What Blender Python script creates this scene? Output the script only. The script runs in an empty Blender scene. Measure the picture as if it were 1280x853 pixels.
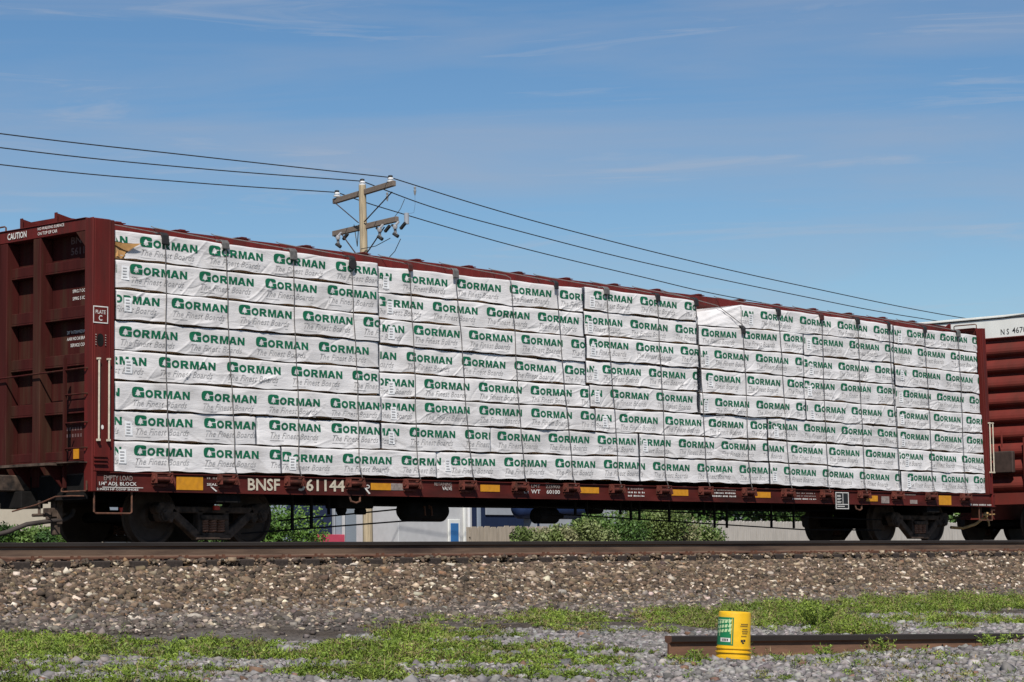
import bpy, bmesh, math, random
import numpy as np
from mathutils import Vector, Matrix
from mathutils.geometry import tessellate_polygon
random.seed(7)
RNG = np.random.default_rng(11)
R = math.radians
scene = bpy.context.scene
COL = scene.collection

# ------------------------------------------------------------------ camera
F_PX, YAW, PITCH, ROLL = 2925.26, 0.8344, 0.0940, -0.0120
CAM = Vector((-19.6075, -26.3831, -0.2741))
def cam_axes():
    cy, sy = math.cos(YAW), math.sin(YAW)
    right = Vector((cy, -sy, 0)); up = Vector((0, 0, 1)); f0 = Vector((sy, cy, 0))
    fwd = f0 * math.cos(PITCH) + up * math.sin(PITCH)
    up2 = right.cross(fwd)
    r = right * math.cos(ROLL) + up2 * math.sin(ROLL)
    return r, r.cross(fwd), fwd
_r, _u, _w = cam_axes()
cam = bpy.data.cameras.new('camera')
cam.sensor_width = 36.0; cam.lens = F_PX / 1280 * 36.0
cam.clip_start = 0.1; cam.clip_end = 3000
camo = bpy.data.objects.new('camera', cam); COL.objects.link(camo)
m = Matrix((( _r.x, _u.x, -_w.x, CAM.x), (_r.y, _u.y, -_w.y, CAM.y), (_r.z, _u.z, -_w.z, CAM.z), (0, 0, 0, 1)))
camo.matrix_world = m
scene.camera = camo

# ------------------------------------------------------------------ light
SUN_DIR = Vector((-1.0, -0.93, 1.5)).normalized()      # towards the sun
sun = bpy.data.lights.new('sun', 'SUN'); sun.energy = 4.6; sun.angle = R(0.5); sun.color = (1.0, 0.95, 0.88)
suno = bpy.data.objects.new('sun', sun); COL.objects.link(suno)
suno.rotation_euler = SUN_DIR.to_track_quat('Z', 'Y').to_euler()
suno.location = (-30, -30, 40)
world = bpy.data.worlds.new('World'); scene.world = world; world.use_nodes = True
wn, wl = world.node_tree.nodes, world.node_tree.links
wn.clear()
wout = wn.new('ShaderNodeOutputWorld'); bg = wn.new('ShaderNodeBackground')
sky = wn.new('ShaderNodeTexSky'); sky.sky_type = 'NISHITA'; sky.sun_disc = False
sky.sun_elevation = math.asin(SUN_DIR.z); sky.sun_rotation = math.atan2(SUN_DIR.x, SUN_DIR.y)
sky.altitude = 200; sky.air_density = 1.0; sky.dust_density = 0.25; sky.ozone_density = 3.0
# thin cirrus: a little paler where stretched noise over the sky dome is high
tc = wn.new('ShaderNodeTexCoord')
mp = wn.new('ShaderNodeMapping'); mp.inputs['Rotation'].default_value = (R(4), R(-5), 0); mp.inputs['Scale'].default_value = (2.2, 2.2, 22.0)
nz = wn.new('ShaderNodeTexNoise'); nz.inputs['Scale'].default_value = 1.6; nz.inputs['Detail'].default_value = 7; nz.inputs['Roughness'].default_value = 0.55
nz.inputs['Distortion'].default_value = 0.6
cr = wn.new('ShaderNodeMapRange'); cr.inputs['From Min'].default_value = 0.42; cr.inputs['From Max'].default_value = 0.8
cr.inputs['To Min'].default_value = 0.0; cr.inputs['To Max'].default_value = 0.5
hs = wn.new('ShaderNodeHueSaturation'); hs.inputs['Saturation'].default_value = 1.21; hs.inputs['Hue'].default_value = 0.501; hs.inputs['Value'].default_value = 1.0
mixc = wn.new('ShaderNodeMixRGB'); mixc.inputs['Color2'].default_value = (4.4, 4.75, 5.7, 1)
wl.new(tc.outputs['Generated'], mp.inputs['Vector']); wl.new(mp.outputs['Vector'], nz.inputs['Vector'])
wl.new(nz.outputs['Fac'], cr.inputs['Value']); wl.new(cr.outputs['Result'], mixc.inputs['Fac'])
wl.new(sky.outputs['Color'], hs.inputs['Color']); wl.new(hs.outputs['Color'], mixc.inputs['Color1'])
mp2 = wn.new('ShaderNodeMapping'); mp2.inputs['Rotation'].default_value = (R(-3), R(7), R(20)); mp2.inputs['Scale'].default_value = (4.5, 4.5, 70.0)
nz2 = wn.new('ShaderNodeTexNoise'); nz2.inputs['Scale'].default_value = 1.5; nz2.inputs['Detail'].default_value = 9; nz2.inputs['Roughness'].default_value = 0.62; nz2.inputs['Distortion'].default_value = 0.9
cr2 = wn.new('ShaderNodeMapRange'); cr2.inputs['From Min'].default_value = 0.56; cr2.inputs['From Max'].default_value = 0.8; cr2.inputs['To Max'].default_value = 0.55
mix2 = wn.new('ShaderNodeMixRGB'); mix2.inputs['Color2'].default_value = (5.2, 5.5, 6.3, 1)
wl.new(tc.outputs['Generated'], mp2.inputs['Vector']); wl.new(mp2.outputs['Vector'], nz2.inputs['Vector']); wl.new(nz2.outputs['Fac'], cr2.inputs['Value'])
wl.new(cr2.outputs['Result'], mix2.inputs['Fac']); wl.new(mixc.outputs['Color'], mix2.inputs['Color1'])
wl.new(mix2.outputs['Color'], bg.inputs['Color']); bg.inputs['Strength'].default_value = 0.074
wl.new(bg.outputs['Background'], wout.inputs['Surface'])
scene.view_settings.view_transform = 'Standard'; scene.view_settings.look = 'None'
scene.view_settings.exposure = 0.25; scene.view_settings.gamma = 1.0
scene.view_settings.use_curve_mapping = False
scene.cycles.max_bounces = 6; scene.cycles.diffuse_bounces = 3; scene.cycles.glossy_bounces = 2

# ------------------------------------------------------------------ materials
def mat(name, col, rough=0.6, metal=0.0, var=0.15, scale=6.0, col2=None, mixlo=0.45, mixhi=0.65, bump=0.0, bscale=40.0,
        stretch=(1, 1, 1), spec=0.4, attr=None, bdist=0.01):
    mt = bpy.data.materials.new(name); mt.use_nodes = True
    n, l = mt.node_tree.nodes, mt.node_tree.links
    b = n['Principled BSDF']
    b.inputs['Roughness'].default_value = rough; b.inputs['Metallic'].default_value = metal
    b.inputs['Specular IOR Level'].default_value = spec
    t = n.new('ShaderNodeTexCoord'); mpp = n.new('ShaderNodeMapping'); mpp.inputs['Scale'].default_value = stretch
    l.new(t.outputs['Object'], mpp.inputs['Vector'])
    ns = n.new('ShaderNodeTexNoise'); ns.inputs['Scale'].default_value = scale; ns.inputs['Detail'].default_value = 6
    l.new(mpp.outputs['Vector'], ns.inputs['Vector'])
    r = n.new('ShaderNodeMapRange'); r.inputs['From Min'].default_value = 0.3; r.inputs['From Max'].default_value = 0.7
    r.inputs['To Min'].default_value = 1 - var; r.inputs['To Max'].default_value = 1 + var
    l.new(ns.outputs['Fac'], r.inputs['Value'])
    if attr:
        a = n.new('ShaderNodeAttribute'); a.attribute_name = attr; src = a.outputs['Color']
    else:
        a = n.new('ShaderNodeRGB'); a.outputs[0].default_value = (*col, 1); src = a.outputs[0]
    if col2:
        n2 = n.new('ShaderNodeTexNoise'); n2.inputs['Scale'].default_value = scale * 0.45; n2.inputs['Detail'].default_value = 8
        n2.inputs['Roughness'].default_value = 0.65
        l.new(mpp.outputs['Vector'], n2.inputs['Vector'])
        r2 = n.new('ShaderNodeMapRange'); r2.inputs['From Min'].default_value = mixlo; r2.inputs['From Max'].default_value = mixhi
        l.new(n2.outputs['Fac'], r2.inputs['Value'])
        mx = n.new('ShaderNodeMixRGB'); mx.inputs['Color2'].default_value = (*col2, 1)
        l.new(r2.outputs['Result'], mx.inputs['Fac']); l.new(src, mx.inputs['Color1']); src = mx.outputs['Color']
    mu = n.new('ShaderNodeMixRGB'); mu.blend_type = 'MULTIPLY'; mu.inputs['Fac'].default_value = 1
    l.new(src, mu.inputs['Color1']); l.new(r.outputs['Result'], mu.inputs['Color2'])
    l.new(mu.outputs['Color'], b.inputs['Base Color'])
    if bump:
        nb = n.new('ShaderNodeTexNoise'); nb.inputs['Scale'].default_value = bscale; nb.inputs['Detail'].default_value = 5
        l.new(mpp.outputs['Vector'], nb.inputs['Vector'])
        bp = n.new('ShaderNodeBump'); bp.inputs['Strength'].default_value = bump; bp.inputs['Distance'].default_value = bdist
        l.new(nb.outputs['Fac'], bp.inputs['Height']); l.new(bp.outputs['Normal'], b.inputs['Normal'])
    return mt
M = {}
RED = (0.106, 0.0145, 0.0125)
M['red'] = mat('oxide_red_paint', RED, 0.55, spec=0.12, var=0.18, scale=5, col2=(0.055, 0.018, 0.014), mixlo=0.47, mixhi=0.72, stretch=(1.4, 1.4, 0.18), bump=0.1, bscale=60)
M['red_end'] = mat('dark_red_paint', (0.046, 0.0085, 0.0072), 0.75, spec=0.12, var=0.22, scale=4, col2=(0.05, 0.024, 0.015), mixlo=0.5, mixhi=0.66, stretch=(2, 2.4, 0.16), bump=0.1, bscale=60)  # deeper red with rust-brown streaks, for the bulkhead ends and center beam
M['red_sill'] = mat('grimy_red_paint', (0.085, 0.016, 0.013), 0.65, spec=0.12, var=0.3, scale=3, col2=(0.03, 0.012, 0.01), mixlo=0.45, mixhi=0.7, stretch=(0.5, 1, 2), bump=0.15, bscale=50)
M['winch'] = mat('rusty_red_winch', (0.13, 0.036, 0.026), 0.8, spec=0.15, var=0.3, scale=14, col2=(0.06, 0.025, 0.018), bump=0.2)
M['rust'] = mat('rusty_steel', (0.12, 0.05, 0.028), 0.8, var=0.3, scale=14, col2=(0.06, 0.03, 0.02), bump=0.25, bscale=70)
M['rust_dark'] = mat('dark_rusty_steel', (0.04, 0.025, 0.02), 0.75, var=0.3, scale=10, bump=0.2, bscale=60)
M['black'] = mat('black_grime', (0.011, 0.01, 0.0095), 0.85, spec=0.1, var=0.3, scale=8, bump=0.15)
M['truck'] = mat('dusty_cast_steel', (0.085, 0.06, 0.046), 0.85, spec=0.1, var=0.35, scale=9, col2=(0.02, 0.018, 0.017), bump=0.25, bscale=60)
M['springs'] = mat('rusty_coil_spring', (0.2, 0.1, 0.065), 0.8, spec=0.2, var=0.2, scale=14)
M['wheel'] = mat('wheel_steel', (0.052, 0.037, 0.029), 0.65, spec=0.2, var=0.25, scale=8)
M['railweb'] = mat('weathered_rail_steel', (0.128, 0.084, 0.058), 0.8, spec=0.2, var=0.2, scale=5, col2=(0.055, 0.035, 0.028), stretch=(0.25, 1, 2), bump=0.15)
M['railhead'] = mat('dark_rail_head', (0.03, 0.024, 0.021), 0.6, spec=0.25, var=0.2, scale=5, stretch=(0.2, 1, 1))
M['railfoot'] = mat('rusty_rail_foot', (0.10, 0.05, 0.033), 0.85, spec=0.2, var=0.3, scale=7, bump=0.2)
M['tie'] = mat('creosoted_tie_wood', (0.035, 0.025, 0.02), 0.9, var=0.35, scale=9, stretch=(3, 0.4, 3), bump=0.5, bscale=20)
M['film'] = None
M['green'] = mat('green_ink', (0.006, 0.115, 0.055), 0.5, var=0.14, scale=12, spec=0.3)
M['grayink'] = mat('grey_ink', (0.37, 0.36, 0.355), 0.6, var=0.1, scale=12)
M['wood'] = mat('fresh_lumber', (0.42, 0.25, 0.12), 0.8, var=0.2, scale=6, col2=(0.3, 0.17, 0.08), stretch=(0.3, 4, 12), bump=0.2)
M['oldwood'] = mat('dark_dunnage_wood', (0.13, 0.075, 0.04), 0.85, var=0.3, scale=9)
M['kraft'] = mat('brown_kraft_paper', (0.40, 0.215, 0.075), 0.85, var=0.15, scale=9, bump=0.3, bscale=15)
M['sheet'] = mat('label_paper', (0.78, 0.78, 0.78), 0.5, var=0.04, scale=9, bump=0.15, bscale=20)
M['strap'] = mat('grey_steel_cable', (0.10, 0.092, 0.088), 0.6, metal=0.1, var=0.2, scale=20)
M['protector'] = mat('black_rubber', (0.018, 0.017, 0.017), 0.7, var=0.2, scale=20)
M['prot_grey'] = mat('grey_protector', (0.11, 0.105, 0.1), 0.65, var=0.3, scale=20)
M['prot_red'] = mat('dark_red_protector', (0.06, 0.016, 0.012), 0.65, var=0.3, scale=20)
M['white'] = mat('white_stencil_paint', (0.62, 0.6, 0.56), 0.6, var=0.2, scale=20)
M['cream'] = mat('cream_stencil_paint', (0.52, 0.46, 0.36), 0.6, var=0.18, scale=20)
M['dimwhite'] = mat('faded_stencil_paint', (0.24, 0.2, 0.18), 0.7, var=0.3, scale=25)
M['dim_stencil'] = mat('dim_stencil_paint', (0.13, 0.075, 0.07), 0.7, var=0.3, scale=25)  # dull red-brown tone for the low-contrast lettering on the bulkhead panel
M['yellow'] = mat('yellow_reflector', (0.54, 0.23, 0.01), 0.5, var=0.15, scale=12, col2=(0.4, 0.16, 0.02), mixlo=0.55, mixhi=0.8)
M['panelblack'] = mat('black_stencil_panel', (0.012, 0.012, 0.012), 0.5, var=0.2)
M['boxred'] = mat('boxcar_red_paint', (0.14, 0.024, 0.018), 0.65, spec=0.2, var=0.12, scale=4, col2=(0.1, 0.025, 0.018), stretch=(1, 1, 0.4))
M['boxwhite'] = mat('boxcar_white_paint', (0.66, 0.66, 0.62), 0.55, var=0.06, scale=4, col2=(0.5, 0.48, 0.44), mixlo=0.6, mixhi=0.85, stretch=(1, 1, 0.3))
M['steelgrey'] = mat('galvanized_steel', (0.3, 0.3, 0.3), 0.5, metal=0.4, var=0.12)
M['pole'] = mat('weathered_pole_wood', (0.36, 0.29, 0.19), 0.9, var=0.3, scale=5, stretch=(6, 6, 0.5), bump=0.4, bscale=15)
M['arm'] = mat('weathered_arm_wood', (0.16, 0.125, 0.1), 0.9, var=0.25, scale=8, stretch=(8, 0.6, 8), bump=0.3)
M['greyporc'] = mat('grey_porcelain', (0.3, 0.3, 0.31), 0.35, var=0.15)
M['porcelain'] = mat('white_porcelain', (0.7, 0.7, 0.7), 0.2, var=0.03)
M['wire'] = mat('dark_wire', (0.03, 0.032, 0.035), 0.6, var=0.1)
M['ink'] = mat('black_ink', (0.02, 0.02, 0.02), 0.6, var=0.1)
M['pail'] = mat('yellow_pail_plastic', (0.68, 0.39, 0.01), 0.5, var=0.12, scale=11, spec=0.35, col2=(0.38, 0.22, 0.05), mixlo=0.55, mixhi=0.72, bump=0.08, bscale=30)
M['pailgreen'] = mat('green_pail_print', (0.01, 0.16, 0.06), 0.45, var=0.08)
M['palegreen'] = mat('pale_green_print', (0.42, 0.55, 0.3), 0.5, var=0.08)
M['hose'] = mat('dusty_rubber_hose', (0.04, 0.03, 0.026), 0.8, var=0.3)
M['brass'] = mat('rust_stained_fitting', (0.4, 0.25, 0.1), 0.6, var=0.3)
M['redglow'] = mat('bright_red_plastic', (0.55, 0.03, 0.015), 0.4, var=0.1)
M['beige'] = mat('beige_wall', (0.5, 0.44, 0.34), 0.8, var=0.05)
M['navy'] = mat('navy_blue_cladding', (0.009, 0.018, 0.05), 0.6, var=0.1, stretch=(2, 2, 0.2))
M['blue'] = mat('blue_door_paint', (0.03, 0.13, 0.32), 0.5, var=0.08)
M['tankblue'] = mat('blue_steel_tank', (0.01, 0.024, 0.075), 0.5, var=0.08)
M['pink'] = mat('red_pink_band', (0.42, 0.05, 0.09), 0.6, var=0.06)
M['siding'] = mat('blue_grey_siding', (0.24, 0.28, 0.33), 0.6, var=0.06, stretch=(1, 1, 6))
M['block'] = mat('white_block_wall', (0.44, 0.44, 0.44), 0.85, var=0.07, scale=4)
M['door_red'] = mat('dark_red_door', (0.28, 0.025, 0.04), 0.5, var=0.08)
M['stone'] = mat('tan_stone', (0.3, 0.26, 0.2), 0.9, var=0.2, scale=6)
M['greywall'] = mat('grey_wall', (0.28, 0.3, 0.33), 0.8, var=0.06)
M['fence'] = mat('weathered_fence_board', (0.33, 0.28, 0.22), 0.9, var=0.22, scale=5, stretch=(6, 6, 0.4), bump=0.2)
M['fence_pale'] = mat('pale_fence_board', (0.42, 0.39, 0.35), 0.9, var=0.18, scale=5, stretch=(6, 6, 0.4), bump=0.2)
M['stem'] = mat('green_weed_stem', (0.1, 0.14, 0.03), 0.7, var=0.15)
M['bark'] = mat('stem_bark', (0.08, 0.055, 0.035), 0.9, var=0.2)
M['stones'] = mat('crushed_stone', (1, 1, 1), 0.9, var=0.18, scale=30, attr='col', spec=0.25)
M['leaf'] = mat('leaf_green', (1, 1, 1), 0.55, var=0.1, scale=5, attr='col', spec=0.25)

def film_material():
    mt = bpy.data.materials.new('white_printed_film'); mt.use_nodes = True
    n, l = mt.node_tree.nodes, mt.node_tree.links
    b = n['Principled BSDF']; b.inputs['Roughness'].default_value = 0.42; b.inputs['Specular IOR Level'].default_value = 0.35
    t = n.new('ShaderNodeTexCoord'); oi = n.new('ShaderNodeObjectInfo')
    ad = n.new('ShaderNodeVectorMath'); ad.operation = 'ADD'
    sc = n.new('ShaderNodeVectorMath'); sc.operation = 'SCALE'; sc.inputs['Scale'].default_value = 37.0
    cx = n.new('ShaderNodeCombineXYZ')
    for k in 'XYZ': l.new(oi.outputs['Random'], cx.inputs[k])
    l.new(cx.outputs['Vector'], sc.inputs[0]); l.new(t.outputs['Object'], ad.inputs[0]); l.new(sc.outputs['Vector'], ad.inputs[1])
    d = n.new('ShaderNodeTexNoise'); d.inputs['Scale'].default_value = 2.2; d.inputs['Detail'].default_value = 7
    l.new(ad.outputs['Vector'], d.inputs['Vector'])
    rp = n.new('ShaderNodeValToRGB'); rp.color_ramp.elements[0].color = (0.57, 0.545, 0.53, 1); rp.color_ramp.elements[1].color = (0.715, 0.69, 0.68, 1)
    rp.color_ramp.elements[0].position = 0.3; rp.color_ramp.elements[1].position = 0.55
    l.new(d.outputs['Fac'], rp.inputs['Fac'])
    rv = n.new('ShaderNodeMapRange'); rv.inputs['To Min'].default_value = 0.90; rv.inputs['To Max'].default_value = 1.04
    mv = n.new('ShaderNodeMixRGB'); mv.blend_type = 'MULTIPLY'; mv.inputs['Fac'].default_value = 1
    l.new(oi.outputs['Random'], rv.inputs['Value']); l.new(rp.outputs['Color'], mv.inputs['Color1']); l.new(rv.outputs['Result'], mv.inputs['Color2']); l.new(mv.outputs['Color'], b.inputs['Base Color'])
    mp1 = n.new('ShaderNodeMapping'); mp1.inputs['Rotation'].default_value = (0, R(24), 0); mp1.inputs['Scale'].default_value = (3, 3, 16)
    l.new(ad.outputs['Vector'], mp1.inputs['Vector'])
    w1 = n.new('ShaderNodeTexNoise'); w1.inputs['Scale'].default_value = 1.6; w1.inputs['Detail'].default_value = 2.5; w1.inputs['Distortion'].default_value = 1.2
    l.new(mp1.outputs['Vector'], w1.inputs['Vector'])
    bp = n.new('ShaderNodeBump'); bp.inputs['Strength'].default_value = 0.3; bp.inputs['Distance'].default_value = 0.014
    l.new(w1.outputs['Fac'], bp.inputs['Height']); l.new(bp.outputs['Normal'], b.inputs['Normal'])
    return mt
M['film'] = film_material()

# ------------------------------------------------------------------ object helpers
def tag(o, label=None, cat=None, group=None, kind=None):
    if label: o['label'] = label
    if cat: o['category'] = cat
    if group: o['group'] = group
    if kind: o['kind'] = kind
    return o
def thing(name, label, cat, loc=(0, 0, 0), group=None):
    o = bpy.data.objects.new(name, None); COL.objects.link(o); o.location = loc; o.empty_display_size = 0.2
    return tag(o, label, cat, group)
def root_loc(p):
    while p is not None and p.parent is not None: p = p.parent
    return Vector(p.location) if p is not None else Vector((0, 0, 0))
def link_mesh(name, me, parent=None, origin=None):
    o = bpy.data.objects.new(name, me); COL.objects.link(o)
    if parent is not None: o.parent = parent
    elif origin is not None: o.location = origin
    return o
class MB:
    def __init__(s): s.v = []; s.f = []; s.mi = []
    def add(s, verts, faces, mi=0):
        k = len(s.v); s.v += [tuple(v) for v in verts]
        s.f += [tuple(i + k for i in f) for f in faces]; s.mi += [mi] * len(faces); return s
    def box(s, x0, x1, y0, y1, z0, z1, mi=0):
        v = [(x0, y0, z0), (x1, y0, z0), (x1, y1, z0), (x0, y1, z0), (x0, y0, z1), (x1, y0, z1), (x1, y1, z1), (x0, y1, z1)]
        return s.add(v, [(3, 2, 1, 0), (4, 5, 6, 7), (0, 1, 5, 4), (1, 2, 6, 5), (2, 3, 7, 6), (3, 0, 4, 7)], mi)
    def beam(s, p, q, w, h, up=(0, 0, 1), mi=0):
        p, q = Vector(p), Vector(q); d = (q - p).normalized(); u = Vector(up)
        sd = d.cross(u)
        if sd.length < 1e-4: sd = d.cross(Vector((1, 0, 0)))
        sd.normalize(); u = sd.cross(d).normalized()
        v = []
        for c in (p, q):
            for a, b in ((-1, -1), (1, -1), (1, 1), (-1, 1)): v.append(c + sd * (a * w / 2) + u * (b * h / 2))
        return s.add(v, [(3, 2, 1, 0), (4, 5, 6, 7), (0, 1, 5, 4), (1, 2, 6, 5), (2, 3, 7, 6), (3, 0, 4, 7)], mi)
    def tube(s, pts, r, n=8, mi=0, caps=True):
        pts = [Vector(p) for p in pts]; rs = r if isinstance(r, (list, tuple)) else [r] * len(pts)
        rings = []; prev = None
        for i, p in enumerate(pts):
            d = (pts[min(i + 1, len(pts) - 1)] - pts[max(i - 1, 0)]).normalized()
            a = d.cross(Vector((0, 0, 1))) if prev is None else prev - d * prev.dot(d)
            if a.length < 1e-3: a = d.cross(Vector((1, 0, 0)))
            a.normalize(); prev = a; b = d.cross(a)
            rings.append([p + (a * math.cos(2 * math.pi * j / n) + b * math.sin(2 * math.pi * j / n)) * rs[i] for j in range(n)])
        v = [x for g in rings for x in g]; f = []
        for i in range(len(pts) - 1):
            for j in range(n): f.append((i * n + j, i * n + (j + 1) % n, (i + 1) * n + (j + 1) % n, (i + 1) * n + j))
        if caps: f.append(tuple(range(n - 1, -1, -1))); f.append(tuple((len(pts) - 1) * n + j for j in range(n)))
        return s.add(v, f, mi)
    def lathe(s, c, axis, prof, n=24, mi=0):
        # prof: list of (distance along axis, radius)
        c, ax = Vector(c), Vector(axis).normalized()
        a = ax.cross(Vector((0, 0, 1)));
        if a.length < 1e-3: a = Vector((1, 0, 0))
        a.normalize(); b = ax.cross(a); v = []; f = []
        for d, r in prof:
            for j in range(n):
                t = 2 * math.pi * j / n; v.append(c + ax * d + (a * math.cos(t) + b * math.sin(t)) * r)
        for i in range(len(prof) - 1):
            for j in range(n): f.append((i * n + j, i * n + (j + 1) % n, (i + 1) * n + (j + 1) % n, (i + 1) * n + j))
        f.append(tuple(range(n - 1, -1, -1))); f.append(tuple((len(prof) - 1) * n + j for j in range(n)))
        return s.add(v, f, mi)
    def prism(s, poly, a, b, axis='y', mi=0):
        # poly: 2D outline extruded between a and b along an axis
        n = len(poly)
        mk = {'y': lambda p, t: (p[0], t, p[1]), 'x': lambda p, t: (t, p[0], p[1]), 'z': lambda p, t: (p[0], p[1], t)}[axis]
        v = [mk(p, a) for p in poly] + [mk(p, b) for p in poly]
        f = [tuple(range(n - 1, -1, -1)), tuple(range(n, 2 * n))] + [(i, (i + 1) % n, n + (i + 1) % n, n + i) for i in range(n)]
        return s.add(v, f, mi)
    def build(s, name, mats, parent=None, smooth=False, bevel=0.0, label=None, lean=None):
        if not isinstance(mats, (list, tuple)): mats = [mats]
        me = bpy.data.meshes.new(name); off = root_loc(parent)
        vs = [Vector(v) for v in s.v]
        if lean: vs = [lean(v) for v in vs]
        me.from_pydata([v - off for v in vs], [], s.f)
        for mm in mats: me.materials.append(mm)
        me.polygons.foreach_set('material_index', s.mi)
        bm = bmesh.new(); bm.from_mesh(me); bmesh.ops.recalc_face_normals(bm, faces=bm.faces); bm.to_mesh(me); bm.free()
        if smooth:
            me.shade_smooth()
            me.set_sharp_from_angle(angle=R(40))
        me.update()
        o = link_mesh(name, me, parent)
        if bevel:
            bv = o.modifiers.new('bevel', 'BEVEL'); bv.width = bevel; bv.segments = 1; bv.limit_method = 'ANGLE'; bv.angle_limit = R(40)
        if label: o['label'] = label
        return o
def copy_tree(o, parent=None):
    c = o.copy(); COL.objects.link(c)
    if parent is not None: c.parent = parent
    for ch in list(o.children): copy_tree(ch, c)
    return c
def np_mesh(name, V, Fq, mats, parent=None, col=None, mi=None, smooth=False, origin=None):
    # V (n,3), Fq (m,k) faces of equal size
    me = bpy.data.meshes.new(name); V = np.asarray(V, np.float32); Fq = np.asarray(Fq, np.int32)
    me.vertices.add(len(V)); me.vertices.foreach_set('co', V.ravel())
    k = Fq.shape[1]; me.loops.add(Fq.size); me.loops.foreach_set('vertex_index', Fq.ravel())
    me.polygons.add(len(Fq)); me.polygons.foreach_set('loop_start', np.arange(0, Fq.size, k, dtype=np.int32))
    if mi is not None: me.polygons.foreach_set('material_index', np.asarray(mi, np.int32))
    if smooth: me.polygons.foreach_set('use_smooth', np.ones(len(Fq), bool))
    for mm in (mats if isinstance(mats, (list, tuple)) else [mats]): me.materials.append(mm)
    if col is not None:
        at = me.color_attributes.new('col', 'FLOAT_COLOR', 'POINT')
        c4 = np.ones((len(V), 4), np.float32); c4[:, :3] = col; at.data.foreach_set('color', c4.ravel())
    me.update(calc_edges=True); me.validate()
    return link_mesh(name, me, parent, origin)

# ------------------------------------------------------------------ lettering
_cache = {}
def glyphs(s, bold=0.012, shear=0.0):
    key = (s, bold, shear)
    if key in _cache: return _cache[key]
    cu = bpy.data.curves.new('lettering', 'FONT'); cu.body = s; cu.offset = bold; cu.shear = shear; cu.resolution_u = 2
    ob = bpy.data.objects.new('lettering', cu)
    me = bpy.data.meshes.new_from_object(ob)
    v = [(p.co.x, p.co.y) for p in me.vertices]; f = [tuple(p.vertices) for p in me.polygons]
    bpy.data.objects.remove(ob); bpy.data.curves.remove(cu); bpy.data.meshes.remove(me)
    x0, x1 = min(p[0] for p in v), max(p[0] for p in v); y0, y1 = min(p[1] for p in v), max(p[1] for p in v)
    v = [((p[0] - x0) / (x1 - x0), (p[1] - y0) / (y1 - y0)) for p in v]
    _cache[key] = (v, f); return v, f
def put_text(mb, s, o, ux, uz, bold=0.012, mi=0, shear=0.0, clip=None):
    # fills the rectangle o, o+ux, o+uz with the text
    v, f = glyphs(s, bold, shear); o, ux, uz = Vector(o), Vector(ux), Vector(uz)
    mb.add([o + ux * a + uz * b for a, b in v], f, mi)
def sill_text(mb, s, a, b, y=-1.4185, bold=0.012, mi=0):
    (x0, z1), (x1, z0) = a, b
    put_text(mb, s, (x0, y, z0), (x1 - x0, 0, 0), (0, 0, z1 - z0), bold, mi)

# logo: heavy capitals drawn as outlines (x right, y up), capital height of small caps = 1
def fill(loops):
    pts = [p for l in loops for p in l]
    tris = tessellate_polygon([[Vector((p[0], p[1], 0)) for p in l] for l in loops])
    return pts, [tuple(t) for t in tris]
def ell(cx, cy, rx, ry, n=20, pw=1.0):
    out = []
    for k in range(n):
        t = 2 * math.pi * k / n; c, s_ = math.cos(t), math.sin(t)
        out.append((cx + rx * math.copysign(abs(c) ** pw, c), cy + ry * math.copysign(abs(s_) ** pw, s_)))
    return out
def logo():
    V, Fc = [], []
    def put(loops, ox, sx, sy):
        p, t = fill(loops); k = len(V)
        V.extend((ox + a * sx, b * sy) for a, b in p); Fc.extend(tuple(i + k for i in q) for q in t)
    G = [(0.95, 0.62), (0.985, 0.8), (0.93, 0.93), (0.8, 0.985), (0.62, 1.0), (0.3, 1.0), (0.14, 0.95), (0.04, 0.83), (0, 0.62), (0, 0.4), (0.03, 0.18),
         (0.12, 0.05), (0.26, 0), (1.0, 0), (1.0, 0.52), (0.63, 0.52), (0.72, 0.38), (0.62, 0.38), (0.76, 0.2), (0.54, 0.2), (0.54, 0.11), (0.44, 0.11),
         (0.44, 0.2), (0.22, 0.2), (0.36, 0.38), (0.26, 0.38), (0.40, 0.58), (0.34, 0.58), (0.49, 0.82), (0.62, 0.62)]
    put([G], 0, 0.215, 0.140)
    h = 0.109
    put([ell(0.5, 0.5, 0.5, 0.5, 22), ell(0.5, 0.5, 0.23, 0.25, 16)], 0.232, 0.135, h)
    put([[(0, 0), (0.30, 0), (0.30, 0.36), (0.40, 0.36), (0.66, 0), (1.02, 0), (0.70, 0.42), (0.86, 0.52), (0.92, 0.70), (0.86, 0.88), (0.70, 0.98), (0.5, 1.0), (0, 1.0)],
         [(0.30, 0.58), (0.30, 0.80), (0.5, 0.80), (0.60, 0.76), (0.62, 0.69), (0.59, 0.61), (0.5, 0.58)]], 0.386, 0.143, h)
    put([[(0, 0), (0.24, 0), (0.24, 0.62), (0.40, 0), (0.60, 0), (0.76, 0.62), (0.76, 0), (1, 0), (1, 1), (0.68, 1), (0.5, 0.36), (0.32, 1), (0, 1)]], 0.548, 0.155, h)
    put([[(0, 0), (0.28, 0), (0.345, 0.19), (0.655, 0.19), (0.72, 0), (1, 0), (0.65, 1), (0.35, 1)], [(0.41, 0.38), (0.5, 0.68), (0.59, 0.38)]], 0.71, 0.155, h)
    put([[(0, 0), (0.28, 0), (0.28, 0.58), (0.70, 0), (1, 0), (1, 1), (0.72, 1), (0.72, 0.42), (0.30, 1), (0, 1)]], 0.878, 0.132, h)
    return V, Fc
LOGO = logo()
TAGLINE = glyphs('The Finest Boards', 0.0, 0.42)

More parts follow.
